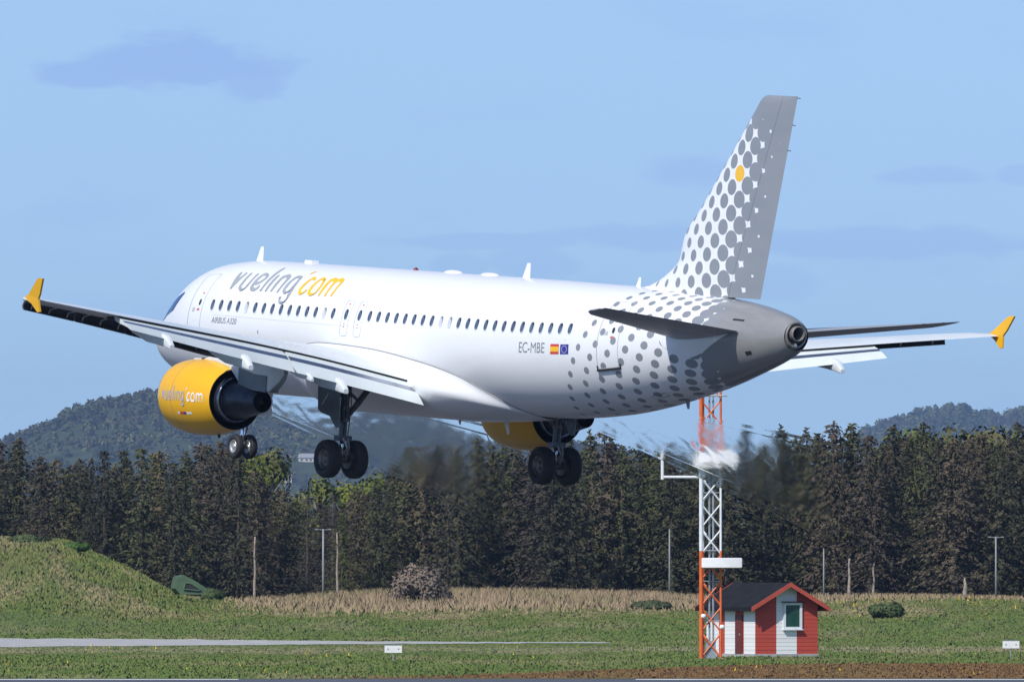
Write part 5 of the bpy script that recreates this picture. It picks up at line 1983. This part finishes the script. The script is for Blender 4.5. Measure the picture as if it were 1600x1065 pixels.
for s in (-1, 1):
    yc = s * 3.795
    root = MB()
    root.tube([(17.85, yc, -1.05), (17.80, yc, -1.7), (17.75, yc, -2.55)], [.15, .14, .125], 16)
    mg = build(root, 'main_gear', MAT['strut'], plane, smooth=True, angle=40)
    for z in (-1.75, -2.15, -2.5):
        mb = MB(); mb.tube([(17.79, yc, z - .05), (17.78, yc, z + .05)], .168, 14); build(mb, 'collar', MAT['hub_dark'], mg, smooth=True, angle=40)
    mb = MB(); mb.tube([(17.75, yc, -2.5), (17.72, yc, -3.05)], .12, 14); build(mb, 'lower_sleeve', MAT['strut'], mg, smooth=True, angle=40)
    mb = MB(); mb.tube([(17.72, yc, -3.05), (17.71, yc, -3.60)], .085, 14); build(mb, 'oleo', MAT['chrome'], mg, smooth=True)
    mb = MB(); mb.tube([(17.71, yc - .42, -3.69), (17.71, yc + .42, -3.69)], .11, 14); build(mb, 'axle', MAT['hub_dark'], mg, smooth=True, angle=40)
    mb = MB(); mb.box((17.76, yc, -3.05), (.34, .44, .16)); build(mb, 'yoke', MAT['strut'], mg)
    # torque links behind the leg
    for sd in (-1, 1):
        mb = MB(); mb.tube([(17.86, yc + sd * .10, -2.98), (18.10, yc + sd * .03, -3.32)], .030, 6); build(mb, 'torque_link', MAT['hub'], mg)
        mb = MB(); mb.tube([(18.10, yc + sd * .03, -3.32), (17.84, yc + sd * .08, -3.62)], .030, 6); build(mb, 'torque_link', MAT['hub'], mg)
    # side stay and lock links
    mb = MB(); mb.tube([(17.72, yc - s * .1, -2.45), (17.66, yc - s * .55, -1.95), (17.6, yc - s * 1.15, -1.25)], [.065, .10, .085], 10); build(mb, 'side_stay', MAT['hub_dark'], mg, smooth=True, angle=40)
    mb = MB(); mb.tube([(17.78, yc, -1.55), (17.66, yc - s * .55, -1.92)], .05, 8); build(mb, 'lock_link', MAT['strut'], mg)
    for k, (a, b_) in enumerate((((17.93, yc + .1, -1.3), (17.86, yc + .1, -3.0)), ((17.93, yc - .08, -1.4), (17.88, yc - .08, -3.1)))):
        mb = MB(); mb.tube([a, ((a[0] + b_[0]) / 2 + .05, a[1] + .03, (a[2] + b_[2]) / 2), b_], .018, 6); build(mb, 'hydraulic_line', MAT['gap'], mg)
    # door plate carried on the leg
    yd = s * 4.2
    out = [(16.89, -1.35), (16.87, -2.21), (17.04, -2.30), (17.59, -2.40), (17.93, -2.73), (18.16, -2.73), (18.16, -1.78), (18.2, -1.30)]
    mb = MB()
    rr = [[Vector((x, yd + e + (z + 2) * .05 * s, z)) for x, z in out] for e in (-.02, .02)]
    mb.loft(rr)
    dr = build(mb, 'gear_door', MAT['gear_door'], mg)
    mb = MB(); mb.tube([(17.8, yc + s * .1, -2.2), (17.7, yd - s * .02, -2.25)], .04, 6); build(mb, 'door_link', MAT['strut'], dr)
    mb = MB(); mb.tube([(17.55, yd + s * .04, -1.72), (17.25, yd + s * .06, -2.05)], .035, 6); build(mb, 'door_hinge_rod', MAT['hub'], dr)
    for sd in (-1, 1):
        wheel(17.71, yc + sd * .463, -3.69, .585, .425, mg, 0, 'hub_dark' if sd * s < 0 else 'hub_dark')
        mb = MB(); n = 24
        mb.tube([(17.71, yc + sd * .20, -3.69), (17.71, yc + sd * .33, -3.69)], .30, 20); build(mb, 'brake_pack', MAT['hub_dark'], mg, smooth=True, angle=40)
mb = MB(); mb.tube([(4.98, 0, -1.7), (5.05, 0, -3.1)], [.12, .105], 14)
ng = build(mb, 'nose_gear', MAT['strut'], plane, smooth=True, angle=40)
mb = MB(); mb.tube([(5.05, 0, -3.05), (5.07, 0, -3.78)], .07, 12); build(mb, 'oleo', MAT['chrome'], ng, smooth=True)
mb = MB(); mb.tube([(5.07, -.3, -3.78), (5.07, .3, -3.78)], .06, 12); build(mb, 'axle', MAT['hub_dark'], ng, smooth=True)
mb = MB(); mb.tube([(5.03, 0, -2.9), (4.1, 0, -1.9)], .06, 10); build(mb, 'drag_brace', MAT['hub_dark'], ng, smooth=True)
mb = MB(); mb.tube([(5.1, 0, -2.75), (5.33, 0, -3.2), (5.1, 0, -3.62)], .035, 6); build(mb, 'torque_link', MAT['hub_dark'], ng)
for sd in (-1, 1):
    mb = MB()
    out = [(4.2, -2.0), (4.35, -2.75), (5.9, -2.8), (6.1, -2.02)]
    mb.loft([[Vector((x, sd * (.42 + (-2.0 - z) * .12) + e, z)) for x, z in out] for e in (-.015, .015)])
    build(mb, 'gear_door', MAT['white'], ng)
    wheel(5.07, sd * .25, -3.78, .385, .225, ng, 0, 'hub')


# ================================================================== AIR between here and the hills
def haze():
    m = bpy.data.materials.new('haze_air')
    m.use_nodes = True
    nt = NT(m.node_tree)
    m.node_tree.nodes.clear()
    pv = nt.n('ShaderNodeVolumePrincipled')
    pv.inputs['Color'].default_value = (0.44, 0.63, 1.0, 1)
    pv.inputs['Density'].default_value = HAZE
    pv.inputs['Anisotropy'].default_value = 0.3
    out = nt.n('ShaderNodeOutputMaterial')
    nt.link(pv.outputs[0], out.inputs['Volume'])
    mb = MB()
    y0, y1, zt = -90.0, 19500.0, 250.0
    mb.box((0, (y0 + y1) / 2, (zt - 1.5) / 2), (3600, y1 - y0, zt + 1.5))
    o = mb.build('haze', m)
    tag(o, kind='stuff')


HAZE = 3.3e-5
haze()



# ================================================================== HOT EXHAUST behind the engines
def exhaust():
    m = bpy.data.materials.new('hot_air')
    m.use_nodes = True
    nt = NT(m.node_tree)
    m.node_tree.nodes.clear()
    rf = nt.n('ShaderNodeBsdfRefraction')
    rf.inputs['IOR'].default_value = 1.0005
    rf.inputs['Roughness'].default_value = 0.0
    bp = nt.n('ShaderNodeBump')
    bp.inputs['Distance'].default_value = .019
    sx = nt.n('ShaderNodeSeparateXYZ'); nt.link(coords(nt), sx.inputs[0])
    nt.link(nt.m('SUBTRACT', 1.0, nt.ramp(sx.outputs[0], 6.0, 14.5)), bp.inputs['Strength'])      # cools and calms downstream
    nt.link(nt.noise(nt.mapping(coords(nt), (1, 2.5, 2.5)), 9.0, 3.0, .6), bp.inputs['Height'])
    nt.link(bp.outputs[0], rf.inputs['Normal'])
    out = nt.n('ShaderNodeOutputMaterial')
    nt.link(rf.outputs[0], out.inputs['Surface'])
    for s, L, txt in ((-1, 14.0, 'left'), (1, 14.5, 'right')):
        ez = -2.08 if s < 0 else -2.22
        r2 = np.random.default_rng(s + 9)
        VV, FF = [], []
        nx, nw = 150, 44
        t_ = np.linspace(0, 1, nx)[:, None]; w_ = np.linspace(-1, 1, nw)[None, :]
        X = 16.6 + L * t_ + 0 * w_
        rad = .30 + 1.15 * t_ ** .8
        zc = ez - .1 * t_ - 1.55 * t_ ** 1.3
        fade = (1 - w_ ** 2) ** 1.5 * np.clip(t_ / .04, 0, 1) * np.clip((1 - t_) / .45, 0, 1) ** 1.2
        for ang in (1.12, 1.55, 2.02):
            U = w_ * rad
            nv = np.array([0, -math.sin(ang), math.cos(ang)]); uv = np.array([0, math.cos(ang), math.sin(ang)])
            sides = []
            for sd in (1, -1):
                d_ = np.zeros_like(X)
                Xw = X + .5 * np.sin(U * 2.3 + r2.uniform(0, 6)) + .25 * np.sin(U * 5.1 + X * 1.1)
                Uw = U + .16 * np.sin(X * 1.4 + r2.uniform(0, 6)) + .07 * np.sin(X * 3.7 + U * 2)
                for k in range(26):
                    lx = r2.uniform(.7, 2.4); lw = r2.uniform(.22, .9)
                    d_ += np.sin(Xw * 6.283 / lx + Uw * 6.283 / lw * r2.choice([-1, 1]) + r2.uniform(0, 6.28)) * lw * .013
                h = sd * (.012 * fade + 1e-4) + d_ * fade * .5
                sides.append(np.stack([X, s * 5.75 + U * uv[1] + h * nv[1], zc + U * uv[2] + h * nv[2]], -1))
            i, j = np.meshgrid(np.arange(nx - 1), np.arange(nw - 1), indexing='ij')
            a = (i * nw + j).ravel()
            q = np.stack([a, a + nw, a + nw + 1, a + 1], 1)
            o = sum(len(v) for v in VV)
            VV += [sides[0].reshape(-1, 3), sides[1].reshape(-1, 3)]
            FF += [q + o, q[:, ::-1] + o + nx * nw]
            # close the rim
            rim = [k for k in range(nw)] + [k * nw + nw - 1 for k in range(1, nx)] + [(nx - 1) * nw + k for k in range(nw - 2, -1, -1)] + [k * nw for k in range(nx - 2, 0, -1)]
            rim = np.array(rim); nx_ = np.roll(rim, -1)
            FF.append(np.stack([rim, nx_, nx_ + nx * nw, rim + nx * nw], 1) + o)
        o = mesh_np('exhaust_haze', np.concatenate(VV) - np.array(BASE), np.concatenate(FF), m)
        o.data.polygons.foreach_set('use_smooth', [True] * len(o.data.polygons))
        o.matrix_world = plane.matrix_world.copy()
        tag(o, 'shimmering hot exhaust trailing behind the %s engine' % txt, 'exhaust', kind='stuff')


exhaust()
